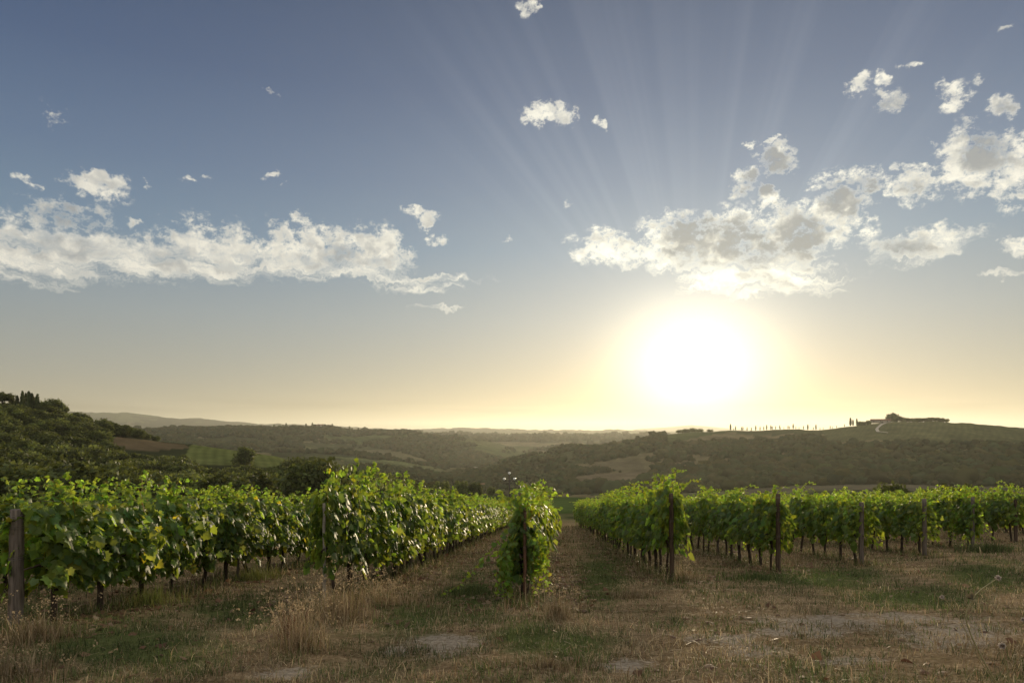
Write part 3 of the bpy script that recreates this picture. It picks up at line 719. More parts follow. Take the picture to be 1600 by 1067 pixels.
# ------------------------------------------------------------------ posts, stakes, wires
def post_geo(h, r0, r1, n=12, lean=(0, 0), seed=0, below=.15):
    rs = np.random.default_rng(seed); t = np.linspace(0, 1, 10)
    pts = np.stack([lean[0] * t + rs.normal(0, .004, 10), lean[1] * t + rs.normal(0, .004, 10), -below + (h + below) * t], 1)
    return tube(pts, r0 + (r1 - r0) * t, n, True, .03, rs)
def end_post(k, h, r, mat, label, name='vine_post', lean=(0, 0), du=0.0, sides=12, dv=0.0):
    x, y = rowpt(k, ROWS[k][1] + du); x += dv; z = gz(x, y)
    t = thing(name, label, 'post', (x, y, z), 0, 'end posts of the vine rows')
    V, T = post_geo(h, r, r * .9, sides, lean, k + 50); Geo().add(V, T).build('shaft', mat, t, True)
    for hh in (.85, 1.25, h - .12):                      # tie wire wound round the post
        a = np.linspace(0, 4 * np.pi, 28)
        cx, cy_ = lean[0] * hh / h, lean[1] * hh / h
        V, T = tube(np.stack([cx + (r + .003) * np.cos(a), cy_ + (r + .003) * np.sin(a), hh + .012 * a / np.pi], 1), .0025, 4)
        Geo().add(V, T).build('tie_wire', M_WIRE, t)
    return t
end_post(-2, 1.50, .088, M_POSTGREY, 'thick weathered grey wooden post at the left edge', lean=(.02, 0), sides=14, dv=-.20, du=-.08)
end_post(-1, 1.58, .028, M_STAKE, 'thin pale stake rising from the dry grass clump', 'vine_stake', sides=8)
end_post(0, 1.50, .028, M_RUST, 'thin rusty stake in front of the vine seen end on', 'vine_stake', sides=8)
end_post(1, 1.86, .050, M_POSTBROWN, 'slim brown post at the end of the row right of the lane', lean=(-.02, 0))
end_post(2, 1.90, .060, M_POSTBROWN, 'tall straight red brown post right of the lane')
end_post(3, 1.72, .068, M_POSTGREY, 'grey brown post third from the lane, a little shorter')
end_post(4, 1.76, .068, M_POSTGREY, 'stout grey post fourth from the lane')
end_post(5, 1.80, .062, M_POSTGREY, 'post half hidden in a skirt of vine leaves')
end_post(6, 1.72, .070, M_POSTBROWN, 'dark post beside the shaded gap near the right edge')
end_post(7, 1.72, .070, M_POSTBROWN, 'dark post at the right edge of the picture')
mids = Geo()
MIDROWS = {-2: 5.2, -1: 6.0, 0: 6.0, 1: 6.0, 2: 5.5, 3: 5.5, 4: 6, 5: 6, 6: 6, 7: 6}
V, T = post_geo(1.68, .034, .032, 8, (0, 0), 77); MIDMESH = Geo().add(V, T).mesh('row_stake', M_POSTGREY, True)
for k, step in MIDROWS.items():
    for q in range(1, 4):
        u = ROWS[k][1] + step * q + .5
        x, y = rowpt(k, u); o = link('row_stake', MIDMESH); o.location = (x, y, gz(x, y))
        tag(o, 'slim grey stake in the ' + ROWNAME[k], 'stake', 'stakes inside the ' + ROWNAME[k])
for k in range(-3, 8):
    g = Geo(); us = np.linspace(ROWS[k][1], ROWEND, 12)
    pts = np.array([(*rowpt(k, u), 0) for u in us]); pts[:, 2] = land_z(pts[:, 0], pts[:, 1])
    for hh in (.86, 1.25, 1.6):
        V, T = tube(pts + (0, 0, hh), .0022, 4); g.add(V, T)
    tag(g.build('trellis_wire', M_WIRE), 'thin trellis wire strung along the ' + ROWNAME[k], 'wire')

# ------------------------------------------------------------------ grass
def blades(n, xy, length, width, lean, col, rs, curl=.5):
    """bent blades: five points, three triangles each"""
    x, y = xy[:, 0], xy[:, 1]; z = land_z(x, y) - .006
    a = rs.uniform(0, 2 * np.pi, n); d = np.stack([np.cos(a), np.sin(a)], 1)
    b = a + np.pi / 2 + rs.normal(0, .5, n); w = np.stack([np.cos(b), np.sin(b)], 1) * (width / 2)[:, None]
    L_ = length; ln = lean * L_
    P0 = np.stack([x, y, z], 1)
    mid = P0 + np.c_[d * (ln * .35)[:, None], L_ * .62]
    hgt = L_ * np.clip(1.0 - curl * lean ** 2, .12, 1)
    tip = P0 + np.c_[d * ln[:, None], hgt]
    mid[:, 2] = np.minimum(mid[:, 2], P0[:, 2] + hgt * .8)
    W = np.c_[w, np.zeros(n)]
    V = np.stack([P0 - W, P0 + W, mid - W * .75, mid + W * .75, tip], 1).reshape(-1, 3)
    T = np.array([(0, 1, 3), (0, 3, 2), (2, 3, 4)])
    T = (T[None] + (np.arange(n) * 5)[:, None, None]).reshape(-1, 3)
    shade = np.repeat(col, 5, 0)
    return V, T, shade

DRYC = np.array([(.34, .26, .145), (.26, .19, .10), (.46, .37, .225), (.18, .12, .06), (.33, .27, .17), (.26, .21, .115), (.30, .20, .12)])
GRNC = np.array([(.065, .098, .028), (.095, .130, .038), (.13, .15, .050), (.050, .072, .025), (.11, .115, .045)])
def rows_near(x, y):
    """1 under the vine rows, 0 in the lanes"""
    v = x * ROWNRM[0] + y * ROWNRM[1]; u = x * ROWDIR[0] + y * ROWDIR[1]
    w = np.zeros_like(v)
    for k, (vk, u0) in ROWS.items():
        w = np.maximum(w, np.exp(-((v - vk) / .33) ** 2) * (u > u0 - .7))
    return w
def scatter(n, r0, r1, rs, power=1.0):
    r = r0 * (r1 / r0) ** rs.random(n); az = rs.uniform(-.70, .70, n)
    return np.stack([r * np.sin(az), r * np.cos(az)], 1)
def build_grass():
    rs = np.random.default_rng(3)
    for which in ('green', 'dry'):
        g = Geo()
        n = 300000 if which == 'green' else 260000
        xy = scatter(n, 4.6, 62, rs); x, y = xy.T
        gm = patch(x, y, GREEN) * 1.5 + 1.1 * fbm(x * .8, y * .8, 3, 41) + .5 * vnoise(x * 3.1, y * 3.1, 42)
        sm = patch(x, y, SOIL) * 1.25 + .9 * vnoise(x * 1.7, y * 1.7, 44)
        rn = rows_near(x, y)
        clump = vnoise(x * 4.5, y * 4.5, 45) + .6 * vnoise(x * 11, y * 11, 46)
        sw = vnoise((x * .74 + y * .67) * .55, (-x * .67 + y * .74) * 3.4, 48); clump = clump + .55 * sw
        if which == 'green': keep = (gm + rn * .7 + rs.normal(0, .35, n) > .05) & (sm < .8 + rs.normal(0, .35, n))
        else: keep = (gm + rs.normal(0, .5, n) < .45) & (sm < .9 + rs.normal(0, .35, n)) 
        keep &= clump > rs.normal(-.5, .5, n)
        xy = xy[keep]; x, y = xy.T; n = len(x); rn = rn[keep]; clump = clump[keep]
        d = np.hypot(x, y)
        ln = np.exp(rs.normal(0, .4, n)) * (.045 + .05 * np.clip(clump, 0, 1)) * (1 + d / 60) + rn * rs.random(n) ** 2 * (.30 if which == 'green' else .36)
        wd = .0035 + .00042 * d
        lean = rs.uniform(.2, 1.1, n) if which == 'green' else rs.uniform(.3, 1.7, n)
        pal = GRNC if which == 'green' else DRYC
        col = pal[rs.integers(len(pal), size=n)] * np.exp(rs.normal(0, .25, n))[:, None]
        col = col * (1.05 + .55 * fbm(x * .7, y * .7, 2, 47))[:, None]
        g.add(*blades(n, xy, ln, wd, lean, col, rs))
        nm = 'grass' if which == 'green' else 'dry_grass'
        tag(g.build(nm, M_GRASS), 'short green grass in patches over the headland and lanes' if which == 'green' else 'dry straw coloured grass over the headland and lanes', 'grass', kind='stuff')
build_grass()

def clump(name, label, px, py, n, h, spread, pal, rs, cat='grass clump', group=None, heads=0, dirn=None, wd=.006):
    x0, y0 = spot(px, py); g = Geo()
    a = rs.uniform(0, 2 * np.pi, n); q = np.minimum(np.abs(rs.normal(0, .85, n)), 1.35)
    sx, sy = spread
    xy = np.stack([x0 + sx * q * np.cos(a), y0 + sy * q * np.sin(a)], 1)
    ln = h * np.exp(rs.normal(-.25, .35, n)); lean = np.clip(np.abs(rs.normal(.55, .42, n)), 0, 1.5)
    col = pal[rs.integers(len(pal), size=n)] * np.exp(rs.normal(0, .25, n))[:, None]
    V, T, C = blades(n, xy, ln, np.full(n, wd), lean, col, rs, .4)
    g.add(V, T, C)
    if heads:
        tips = V.reshape(-1, 5, 3)[:, 4][np.argsort(-ln)[:heads]]
        m = len(tips); k = 7
        pos = np.repeat(tips, k, 0) + rs.normal(0, .018, (m * k, 3))
        put_leaves(g, pos, rs.normal(0, 1, (m * k, 3)) + (0, 0, -.4), rs.normal(0, 1, (m * k, 3)), rs.uniform(.012, .028, m * k), np.tile((.42, .32, .19), (m * k, 1)) * rs.uniform(.7, 1.2, (m * k, 1)), 0)
    zb = gz(x0, y0)
    for i in range(len(g.v)): g.v[i] = g.v[i] - (x0, y0, zb)
    o = g.build(name, M_GRASS); o.location = (x0, y0, zb)
    return tag(o, label, cat, group)
crs = np.random.default_rng(12)
STRAW = np.array([(.38, .29, .17), (.30, .22, .125), (.46, .37, .24), (.25, .17, .10), (.20, .17, .07)])
clump('dry_grass_clump', 'tall straw coloured grass clump around the thin pale stake', 525, 968, 900, .44, (.36, .42), STRAW, crs, heads=90)
clump('dry_grass_clump', 'pale feathery grass clump in front of the stake, nearest the track', 468, 1015, 420, .38, (.22, .25), STRAW, crs, heads=60)
clump('dry_grass_clump', 'straw grass clump right of the thin pale stake with broad dead leaves', 610, 945, 420, .34, (.5, .35), STRAW, crs, heads=140)
clump('dry_grass_clump', 'dry grass clump at the foot of the rusty stake', 872, 968, 420, .34, (.20, .3), STRAW * .8, crs, heads=40)
clump('dry_grass_clump', 'sunlit dry grass clump at the foot of the slim brown post', 1070, 905, 420, .34, (.35, .5), STRAW, crs, heads=70)
clump('dry_grass_clump', 'long dry grass clump bending over at the foot of the thick grey post', 60, 1003, 620, .32, (.40, .3), STRAW * .75, crs, heads=50)
clump('dry_grass_clump', 'dry grass clump sprawling across the bottom left corner', 20, 1058, 420, .20, (.4, .3), STRAW * .7, crs, heads=30)
clump('dry_grass_clump', 'thin dry grass clump in the lane, far from any post', 990, 935, 320, .20, (.30, .25), STRAW * .7, crs, heads=20)
clump('dry_grass_clump', 'pale grass clump near the tall red brown post', 1248, 880, 360, .26, (.40, .35), STRAW * .9, crs, heads=40)
clump('dry_grass_clump', 'dry grass clump on the open ground at the bottom middle', 860, 1045, 420, .13, (.36, .22), STRAW * .65, crs)
clump('green_grass_clump', 'yellow green grass clump under the front left row', 400, 905, 700, .30, (.35, .5), np.array([(.20, .22, .05), (.15, .18, .04), (.26, .25, .08)]), crs)
clump('green_grass_clump', 'green grass clump by the second vine trunk of the front left row', 235, 945, 620, .28, (.4, .4), np.array([(.16, .19, .045), (.12, .16, .04), (.22, .21, .06)]), crs)
clump('green_grass_clump', 'mound of dark green grass near the smothered post', 1545, 868, 1100, .30, (.75, .5), GRNC, crs, wd=.012)
clump('green_grass_clump', 'dark green weed patch left of the grassy lane', 735, 925, 900, .17, (.5, .45), GRNC, crs, wd=.008)
clump('green_grass_clump', 'low green grass clump at the foot of the tall red brown post', 1180, 905, 1000, .16, (.6, .4), GRNC * 1.2, crs, wd=.010)
clump('red_weed', 'reddish brown weed standing left of the pale grass clump', 455, 1000, 200, .34, (.10, .10), np.array([(.20, .085, .05), (.15, .07, .045), (.12, .10, .04)]), crs, 'weed', heads=60)

def vine_litter():
    rs = np.random.default_rng(31); g = Geo(); n = 9000
    xy = scatter(n * 3, 6, 45, rs); x, y = xy.T
    v = x * ROWNRM[0] + y * ROWNRM[1]; u = x * ROWDIR[0] + y * ROWDIR[1]
    w = np.zeros_like(v)
    for k, (vk, u0) in ROWS.items(): w = np.maximum(w, np.exp(-((np.abs(v - vk) - .5) / .55) ** 2) * (u > u0 - .8))
    keep = rs.random(len(x)) < .015 + .8 * w; xy = xy[keep][:n]; x, y = xy.T; n = len(x)
    z = land_z(x, y) + .012 + rs.random(n) * .02
    pal = np.array([(.17, .095, .055), (.12, .065, .04), (.22, .14, .08), (.28, .20, .13)])
    put_leaves(g, np.stack([x, y, z], 1), np.stack([rs.normal(0, 1, n), rs.normal(0, 1, n), rs.normal(0, .2, n)], 1), rs.normal(0, .35, (n, 3)) + (0, 0, 1), rs.uniform(.05, .11, n) * (1 + np.hypot(x, y) / 60), pal[rs.integers(4, size=n)], 1)
    m = 1800; xy = scatter(m, 5, 30, rs); x, y = xy.T; z = land_z(x, y) + .015
    a = rs.uniform(0, np.pi, m); L_ = rs.uniform(.03, .11, m); w_ = .0022 + .00025 * np.hypot(x, y)
    d = np.stack([np.cos(a), np.sin(a) , rs.normal(0, .12, m)], 1) * L_[:, None]; s = np.stack([-np.sin(a), np.cos(a), np.zeros(m)], 1) * w_[:, None]
    P = np.stack([x, y, z], 1)
    V = np.stack([P - d - s, P - d + s, P + d + s, P + d - s], 1).reshape(-1, 3)
    T = (np.array([(0, 1, 2), (0, 2, 3)])[None] + (np.arange(m) * 4)[:, None, None]).reshape(-1, 3)
    g.add(V, T, np.repeat(STRAW[rs.integers(5, size=m)] * .9, 4, 0))
    tag(g.build('dry_leaves', M_GRASS), 'brown fallen leaves and broken straw littering the ground', 'litter', kind='stuff')
vine_litter()

# tall bare weeds at the lower right
def weed(label, base, path, head=None, bud=None, r=.004):
    d = base[2]
    def w(p): return np.array([(p[0] - 800) / F * d, d, (HOR - p[1]) / F * d])
    b = w(base[:2]); b[2] = gz(b[0], b[1])
    pts = np.array([b] + [w(p) for p in path])
    t_ = np.linspace(0, 1, 24); q = np.stack([np.interp(t_, np.linspace(0, 1, len(pts)), pts[:, c]) for c in range(3)], 1)
    for _ in range(3): q[1:-1] = (q[:-2] + 2 * q[1:-1] + q[2:]) / 4
    t = thing('weed_stalk', label, 'weed', tuple(b))
    V, T = tube(q - b, np.linspace(r, r * .6, 24), 6)
    Geo().add(V, T, (.34, .31, .17)).build('stem', M_GRASS, t, True)
    rs = np.random.default_rng(int(base[0]))
    if head:
        g = Geo(); V, T = ICO1; n = 60
        g.add(V * head * .55 + (q[-1] - b), T, (.20, .15, .12))
        dirs = rs.normal(0, 1, (n, 3)); dirs /= np.linalg.norm(dirs, axis=1)[:, None]
        put_leaves(g, dirs * head * .4 + (q[-1] - b), dirs, rs.normal(0, 1, (n, 3)), np.full(n, head * .9), np.tile((.55, .48, .42), (n, 1)) * rs.uniform(.6, 1.1, (n, 1)), 0)
        g.build('flower_head', M_GRASS, t)
    if bud is not None:
        g = Geo(); c = q[bud] - b; n = 5
        put_leaves(g, np.tile(c, (n, 1)), rs.normal(0, .6, (n, 3)) + (-.6, 0, .8), rs.normal(0, 1, (n, 3)), np.full(n, .055), np.tile((.12, .10, .06), (n, 1)), 0)
        g.build('bract', M_GRASS, t)
    return t
weed('tall thin weed bending right with a withered seed head, lower right', (1575, 1105, 5.2), [(1535, 1030), (1510, 975), (1509, 955), (1525, 925), (1560, 902)], .019, 17, .0058)
weed('thin weed leaning left with a tiny pale flower head', (1560, 1100, 5.6), [(1530, 1030), (1500, 965), (1482, 940), (1472, 932)], .016, None, .0035)
weed('short weed with a round white flower head near the bottom right corner', (1580, 1090, 5.5), [(1575, 1050), (1566, 1008)], .024, None, .0035)
weed('weed with a white flower head cut by the right edge', (1640, 1100, 5.4), [(1615, 1010), (1599, 967)], .016, None, .0025)
weed('bare forked stem poking up from the bare ground, bottom middle', (1068, 1010, 7.6), [(1064, 995), (1052, 985)], .007, None, .004)

# ------------------------------------------------------------------ trees of the left hillside
def crown_geo(seed, w=1.0, h=.8, nblob=46, per=62, leaf=.068, core=True, flat=0.0, leafcol=(1, 1, 1)):
    """a crown about 1 across, centred on its own middle: leaf sprays gathered in clumps with gaps between"""
    rs = np.random.default_rng(seed); g = Geo()
    d = rs.normal(0, 1, (nblob, 3)); d[:, 2] = d[:, 2] * .8 + .15; d /= np.linalg.norm(d, axis=1)[:, None]
    rad = rs.uniform(.25, .40, nblob)
    c = d * rad[:, None] * (w, w, h) * (1, 1, 1.0); c[:, 2] = np.where(c[:, 2] < 0, c[:, 2] * (1 - flat), c[:, 2])
    br = rs.uniform(.10, .19, nblob)
    for i in range(nblob):
        q = rs.normal(0, 1, (per, 3)); q /= np.linalg.norm(q, axis=1)[:, None]
        p = c[i] + q * br[i] * (rs.random((per, 1)) ** .4) * (1.1, 1.1, .8)
        put_leaves(g, p, q + rs.normal(0, .7, (per, 3)) + (0, 0, -.2), q * .8 + rs.normal(0, .6, (per, 3)) + (0, 0, .4), leaf * rs.uniform(.6, 1.35, per),
                   np.tile(leafcol, (per, 1)) * np.exp(rs.normal(0, .15, (per, 1)) + rs.normal(0, .28)), 0)
    if core:
        V, T = ICO2; n = V * (1 + .22 * vnoise(V[:, 0] * 3 + seed, V[:, 1] * 3 + V[:, 2] * 2, seed))[:, None]
        g.add(n * (.30 * w, .30 * w, .28 * h), T, np.array(leafcol) * .8)
    return g
def trunk_geo(seed, h=.5):
    rs = np.random.default_rng(seed); g = Geo()
    V, T = tube([(0, 0, -.08), (.01, 0, h * .4), (rs.normal(0, .02), rs.normal(0, .02), h)], [.035, .026, .016], 7); g.add(V, T)
    for i in range(4):
        a = rs.uniform(0, 6.28); V, T = tube([(0, 0, h * .6), (.1 * math.cos(a), .1 * math.sin(a), h * .85), (.24 * math.cos(a), .24 * math.sin(a), h * 1.2)], [.014, .010, .004], 5); g.add(V, T)
    return g
OAK = [crown_geo(200 + i, 1.0, [.8, .95, .7, .85, 1.0, .75][i]).mesh('crown', M_TREE) for i in range(6)]
OAKT = [trunk_geo(220 + i).mesh('trunk', M_TRUNK, True) for i in range(3)]
trs = np.random.default_rng(5)
def tree(name, label, x, y, size, crown, trunk, group=None, lift=.30, rz=None, sc=(1, 1, 1), cat='tree'):
    z = gz(x, y)
    t = thing(name, label, cat, (x, y, z), trs.uniform(0, 6.28) if rz is None else rz, group, (size * sc[0], size * sc[1], size * sc[2]))
    link('trunk', trunk, t)
    c = link('crown', crown, t); c.location = (0, 0, lift + .06)
    return t
# single ones that stand out
x, y, _ = at(383, 262); tree('broadleaf_tree', 'lone dark round tree in front of the bright green vineyard slope', x, y, 8.5, OAK[4], OAKT[0])
x, y, _ = at(505, 205); tree('broadleaf_tree', 'broad dark domed tree, tallest beside the right end of the green slope', x, y, 11.5, OAK[0], OAKT[1])
x, y, _ = at(455, 225); tree('broadleaf_tree', 'dark tree leaning against the tall domed tree', x, y, 10, OAK[3], OAKT[2])
x, y, _ = at(215, 130); tree('broadleaf_tree', 'bushy tree standing close behind the front left vines, nearest of the wood', x, y, 8.0, OAK[1], OAKT[0])
placed = []
cand = 0
zones = {'upper': ('dense dark green tree high on the wooded hillside', 'trees high on the wooded hillside'),
         'lower': ('bushy dark green tree low on the wooded hillside behind the front left vines', 'trees low on the wooded hillside'),
         'rim': ('rounded tree in the belt between the green slope and the vines', 'trees in the belt below the green slope'),
         'tail': ('hazy rounded tree where the wood runs down into the valley', 'trees at the valley end of the wood')}
SKY_X = [-70, 0, 40, 60, 95, 130, 160, 185, 240, 300]; SKY_Y = [600, 614, 620, 622, 624, 638, 650, 655, 676, 694]
LOW_X = [-70, 0, 60, 130, 165, 190, 285, 300, 440, 462, 505, 545, 575, 640, 705]; LOW_Y = [602, 618, 628, 646, 664, 701, 707, 718, 724, 706, 697, 715, 722, 737, 758]
while len(placed) < 294 and cand < 40000:
    cand += 1
    if cand < 3000: px = trs.uniform(-60, 262); r = trs.uniform(285, 346)
    else: px = trs.uniform(-70, 705); r = 112 + 233 * trs.random() ** .85
    if cand < 3000 and len(placed) > 85: continue
    if px > 500 and r > 260: continue
    if px > 290 and r > 250: continue
    x, y, z = at(px, r)
    if in_fields(np.array([x]), np.array([y]))[0]: continue
    size = trs.uniform(7.5, 12.5) * (1.0 if r < 250 else .75)
    lim = np.interp(px, SKY_X, SKY_Y) if r > 318 and px < 262 else np.interp(px, LOW_X, LOW_Y)
    room = (HOR - lim) / F * y - z                      # how tall it may grow before it hides what is seen above it
    size = min(size, room * trs.uniform(.85, 1.10))
    if size < (3.6 if r > 280 else 4.2): continue
    if any((x - a) ** 2 + (y - b) ** 2 < (.42 * (s + size) * .75) ** 2 for a, b, s in placed): continue
    placed.append((x, y, size))
    zn = 'tail' if px > 540 else 'rim' if px > 290 else 'upper' if r > 235 else 'lower'
    tree('broadleaf_tree', zones[zn][0], x, y, size, OAK[int(trs.integers(6))], OAKT[int(trs.integers(3))], zones[zn][1], sc=(trs.uniform(.95, 1.25), trs.uniform(.95, 1.25), trs.uniform(.9, 1.05)))
# cypresses and umbrella pines along the skyline, left
def cypress_geo(seed):
    rs = np.random.default_rng(seed); g = Geo(); n = 520
    t = rs.random(n) ** .8; a = rs.uniform(0, 6.28, n); rr = .11 * np.sin(np.pi * np.clip(t * .86 + .12, 0, 1)) ** .8 * rs.uniform(.5, 1.1, n)
    p = np.stack([rr * np.cos(a), rr * np.sin(a), .04 + .96 * t], 1)
    out = np.stack([np.cos(a), np.sin(a), np.full(n, .5)], 1)
    put_leaves(g, p, np.stack([np.cos(a) * .3, np.sin(a) * .3, np.ones(n)], 1) + rs.normal(0, .2, (n, 3)), out, rs.uniform(.04, .09, n), np.tile((.75, .8, .9), (n, 1)) * np.exp(rs.normal(0, .2, (n, 1))), 0)
    V, T = ICO1; g.add(V * (.07, .07, .42) + (0, 0, .5), T, (.6, .65, .7))
    return g
CYP = [cypress_geo(300 + i).mesh('cypress_crown', M_TREE) for i in range(3)]
CYPT = Geo().add(*tube([(0, 0, -.08), (0, 0, .12)], [.02, .015], 6)).mesh('trunk', M_TRUNK)
PINE = [crown_geo(320 + i, 1.0, .42, 34, 60, .05, True, .6).mesh('crown', M_TREE) for i in range(2)]
PINET = trunk_geo(330, .75).mesh('trunk', M_TRUNK, True)
for px in (20, 27, 35, 40, 45, 50, 54, 58, 96):
    x, y, _ = at(px, 326 + trs.uniform(-4, 4)); s = trs.uniform(5.5, 8.5) + (2 if px > 30 else 0)
    t = thing('cypress_tree', 'slim dark cypress in the cluster on the left skyline', 'tree', (x, y, gz(x, y)), trs.uniform(0, 6), 'cypresses on the left skyline', (s, s, s * 1.05))
    link('trunk', CYPT, t); c = link('crown', CYP[int(trs.integers(3))], t)
for px, s, l in ((4, 10, 'umbrella pine at the left edge of the skyline'), (80, 10, 'broad umbrella pine right of the skyline cypresses'), (92, 8.5, 'smaller umbrella pine on the descending skyline'), (122, 6.5, 'flat topped small pine on the descending skyline, last before the blue hills')):
    x, y, _ = at(px, 330); tree('umbrella_pine', l, x, y, s, PINE[int(trs.integers(2))], PINET, lift=.62)

# shrubs just beyond the right hand vines
for px, r, s, l in ((1394, 78, 4.2, 'pointed shrub rising above the right hand vines'), (1475, 84, 4.6, 'wide low shrub beside the round dark bush behind the right hand vines'), (1505, 84, 4.6, 'round dark bush behind the right hand vines'),
                    (1550, 92, 3.2, 'small dark bush right of the round dark bush'), (720, 218, 6.2, 'small dark tree at the left end of the green plot below the vineyard'), (742, 224, 5.2, 'low dark bush beside the small tree at the green plot'),
                    (768, 236, 3.6, 'lowest of the three bushes at the edge of the green plot'), (690, 205, 6.5, 'round bush where the wood meets the green plot'), (700, 120, 2.6, 'small bush just past the middle of the pale stake row')):
    x, y, _ = at(px, r); tree('shrub', l, x, y, s, OAK[int(trs.integers(6))], OAKT[0], lift=.28, cat='shrub', sc=(1, 1, 1.15))

# ------------------------------------------------------------------ power pole in the valley field
x, y, z = at(796, 150)
pt = thing('utility_pole', 'dark utility pole with three white insulators beyond the vine row', 'pole', (x, y, z))
ph = (HOR - 741) / F * y - z
Geo().add(*tube([(0, 0, -.3), (0, 0, ph)], [.20, .14], 10)).build('shaft', M_POLE, pt, True)
g = Geo(); g.add(*boxg(0, -.02, ph - 1.35, 2.5, .14, .16)); g.build('crossarm', M_POLE, pt)
for dx, dz in ((0, 0.0), (-1.12, -1.27), (1.12, -1.27)):
    g = Geo(); g.add(*tube([(dx, 0, ph + dz - .02), (dx, 0, ph + dz + .12), (dx, 0, ph + dz + .2), (dx, 0, ph + dz + .48), (dx, 0, ph + dz + .62)], [.05, .06, .30, .32, .10], 12)); g.build('insulator', M_WHITE, pt, True)

# ------------------------------------------------------------------ far woods: one mass
def blob_variant(seed):
    V, T = ICO1; rs = np.random.default_rng(seed)
    return V * (1 + .28 * rs.standard_normal(len(V)))[:, None] * (1, 1, .85), T
BL = [blob_variant(i) for i in range(8)]
def forest(name, label, x, y, size, rs):
    g = Geo(); z = land_z(x, y); n = len(x)
    for k in range(8):
        s = np.arange(n) % 8 == k
        if not s.any(): continue
        V, T = BL[k]; a = rs.uniform(0, 6.28, s.sum()); c, sn = np.cos(a), np.sin(a)
        W = np.stack([V[None, :, 0] * c[:, None] - V[None, :, 1] * sn[:, None], V[None, :, 0] * sn[:, None] + V[None, :, 1] * c[:, None], np.broadcast_to(V[None, :, 2], (s.sum(), len(V)))], -1)
        W = W * size[s][:, None, None] * np.stack([rs.uniform(.8, 1.2, s.sum())] * 2 + [rs.uniform(.7, 1.15, s.sum())], -1)[:, None] + np.stack([x[s], y[s], z[s] + size[s] * .55], -1)[:, None]
        col = np.exp(rs.normal(0, .15, (s.sum(), 1))) * np.stack([rs.uniform(.9, 1.35, s.sum()), np.ones(s.sum()), rs.uniform(.8, 1.1, s.sum())], 1)
        g.add(W.reshape(-1, 3), (T[None] + (np.arange(s.sum()) * len(V))[:, None, None]).reshape(-1, 3), np.repeat(col, len(V), 0))
    return tag(g.build(name, M_FOREST), label, 'woodland', kind='stuff')
def wood_points(n, p0, p1, r0, r1, rs, thr=0.0):
    px = rs.uniform(p0, p1, n); a = px_az(px); r = np.sqrt(rs.uniform(r0 ** 2, r1 ** 2, n)); x, y = r * np.sin(a), r * np.cos(a)
    k = woods(x, y) + rs.normal(0, .10, n) > thr
    return x[k], y[k]
frs = np.random.default_rng(77)
x, y = wood_points(24000, 860, 1750, 480, 985, frs); forest('woodland', 'dark woodland covering the hillside under the farm on the right', x, y, frs.uniform(1.7, 3.6, len(x)) * np.exp(frs.normal(0, .25, len(x))), frs)
x, y = wood_points(5200, 560, 900, 300, 1050, frs); forest('woodland', 'scattered woodland on the valley floor in the middle', x, y, frs.uniform(1.8, 3.8, len(x)), frs)
x, y = wood_points(13000, 60, 900, 1050, 2050, frs); forest('woodland', 'hazy woodland on the middle ridge behind the green slope', x, y, frs.uniform(3, 6.2, len(x)), frs)
x, y = wood_points(5000, -50, 1250, 2100, 3600, frs, .1); forest('woodland', 'far woodland fading into haze towards the horizon', x, y, frs.uniform(7, 13, len(x)), frs)
x, y = wood_points(1500, -460, -120, 150, 420, frs); forest('woodland', 'woodland beyond the left edge', x, y, frs.uniform(3.5, 6, len(x)), frs)

# ------------------------------------------------------------------ skyline of the right ridge
def small_tree(name, label, px, r, s, mesh, group, sc=(1, 1, 1), up=0.0):
    x, y, z = at(px, r); o = link(name, mesh); o.location = (x, y, z + up); o.scale = (s * sc[0], s * sc[1], s * sc[2]); o.rotation_euler = (0, 0, trs.uniform(0, 6.28))
    return tag(o, label, 'tree', group)
def ridge_r(px):
    """range at which the ground at this column stands highest against the sky near the right ridge"""
    rr = np.linspace(880, 1120, 60); a = math.atan((px - 800) / F)
    z = land_z(rr * math.sin(a), rr * math.cos(a)); return float(rr[np.argmax(z / rr)])
for px in [1141, 1146, 1152, 1158, 1163, 1166, 1172, 1178, 1187, 1191, 1196, 1200, 1205, 1209, 1213, 1216, 1222, 1226, 1232, 1236, 1241, 1245, 1250, 1255, 1261, 1268, 1274, 1281, 1288, 1295, 1302, 1310, 1318]:
    px += trs.uniform(-3, 3)
    s = (trs.uniform(2.0, 4.2) if trs.random() < .45 else trs.uniform(4.5, 7.6)) * (1.25 if px < 1150 else 1)
    small_tree('cypress_tree', 'tiny cypress in the row along the right hand ridge under the sun', px, ridge_r(px), s, CYP[int(trs.integers(3))], 'cypresses along the right hand ridge', (1.2, 1.2, 1))
for px, s in ((1329, 10.5), (1333, 8), (1339, 9)):
    small_tree('cypress_tree', 'larger dark cypress where the ridge starts climbing to the farm', px, ridge_r(px), s, CYP[int(trs.integers(3))], 'larger cypresses below the farm', (1.3, 1.3, 1))
for px, s, g_ in ((1062, 13, 0), (1072, 15, 0), (1083, 15, 0), (1093, 12, 0), (1110, 10, 0), (1344, 9, 1), (1350, 8, 1), (1357, 8, 1)):
    o = small_tree('umbrella_pine', 'dark pine in the clump on the ridge below the sun' if not g_ else 'small round tree climbing the ridge to the farm', px, ridge_r(px), s, PINE[px % 2] if not g_ else OAK[px % 6], 'pines on the ridge below the sun' if not g_ else 'round trees climbing to the farm', up=s * (.16 if not g_ else .25))
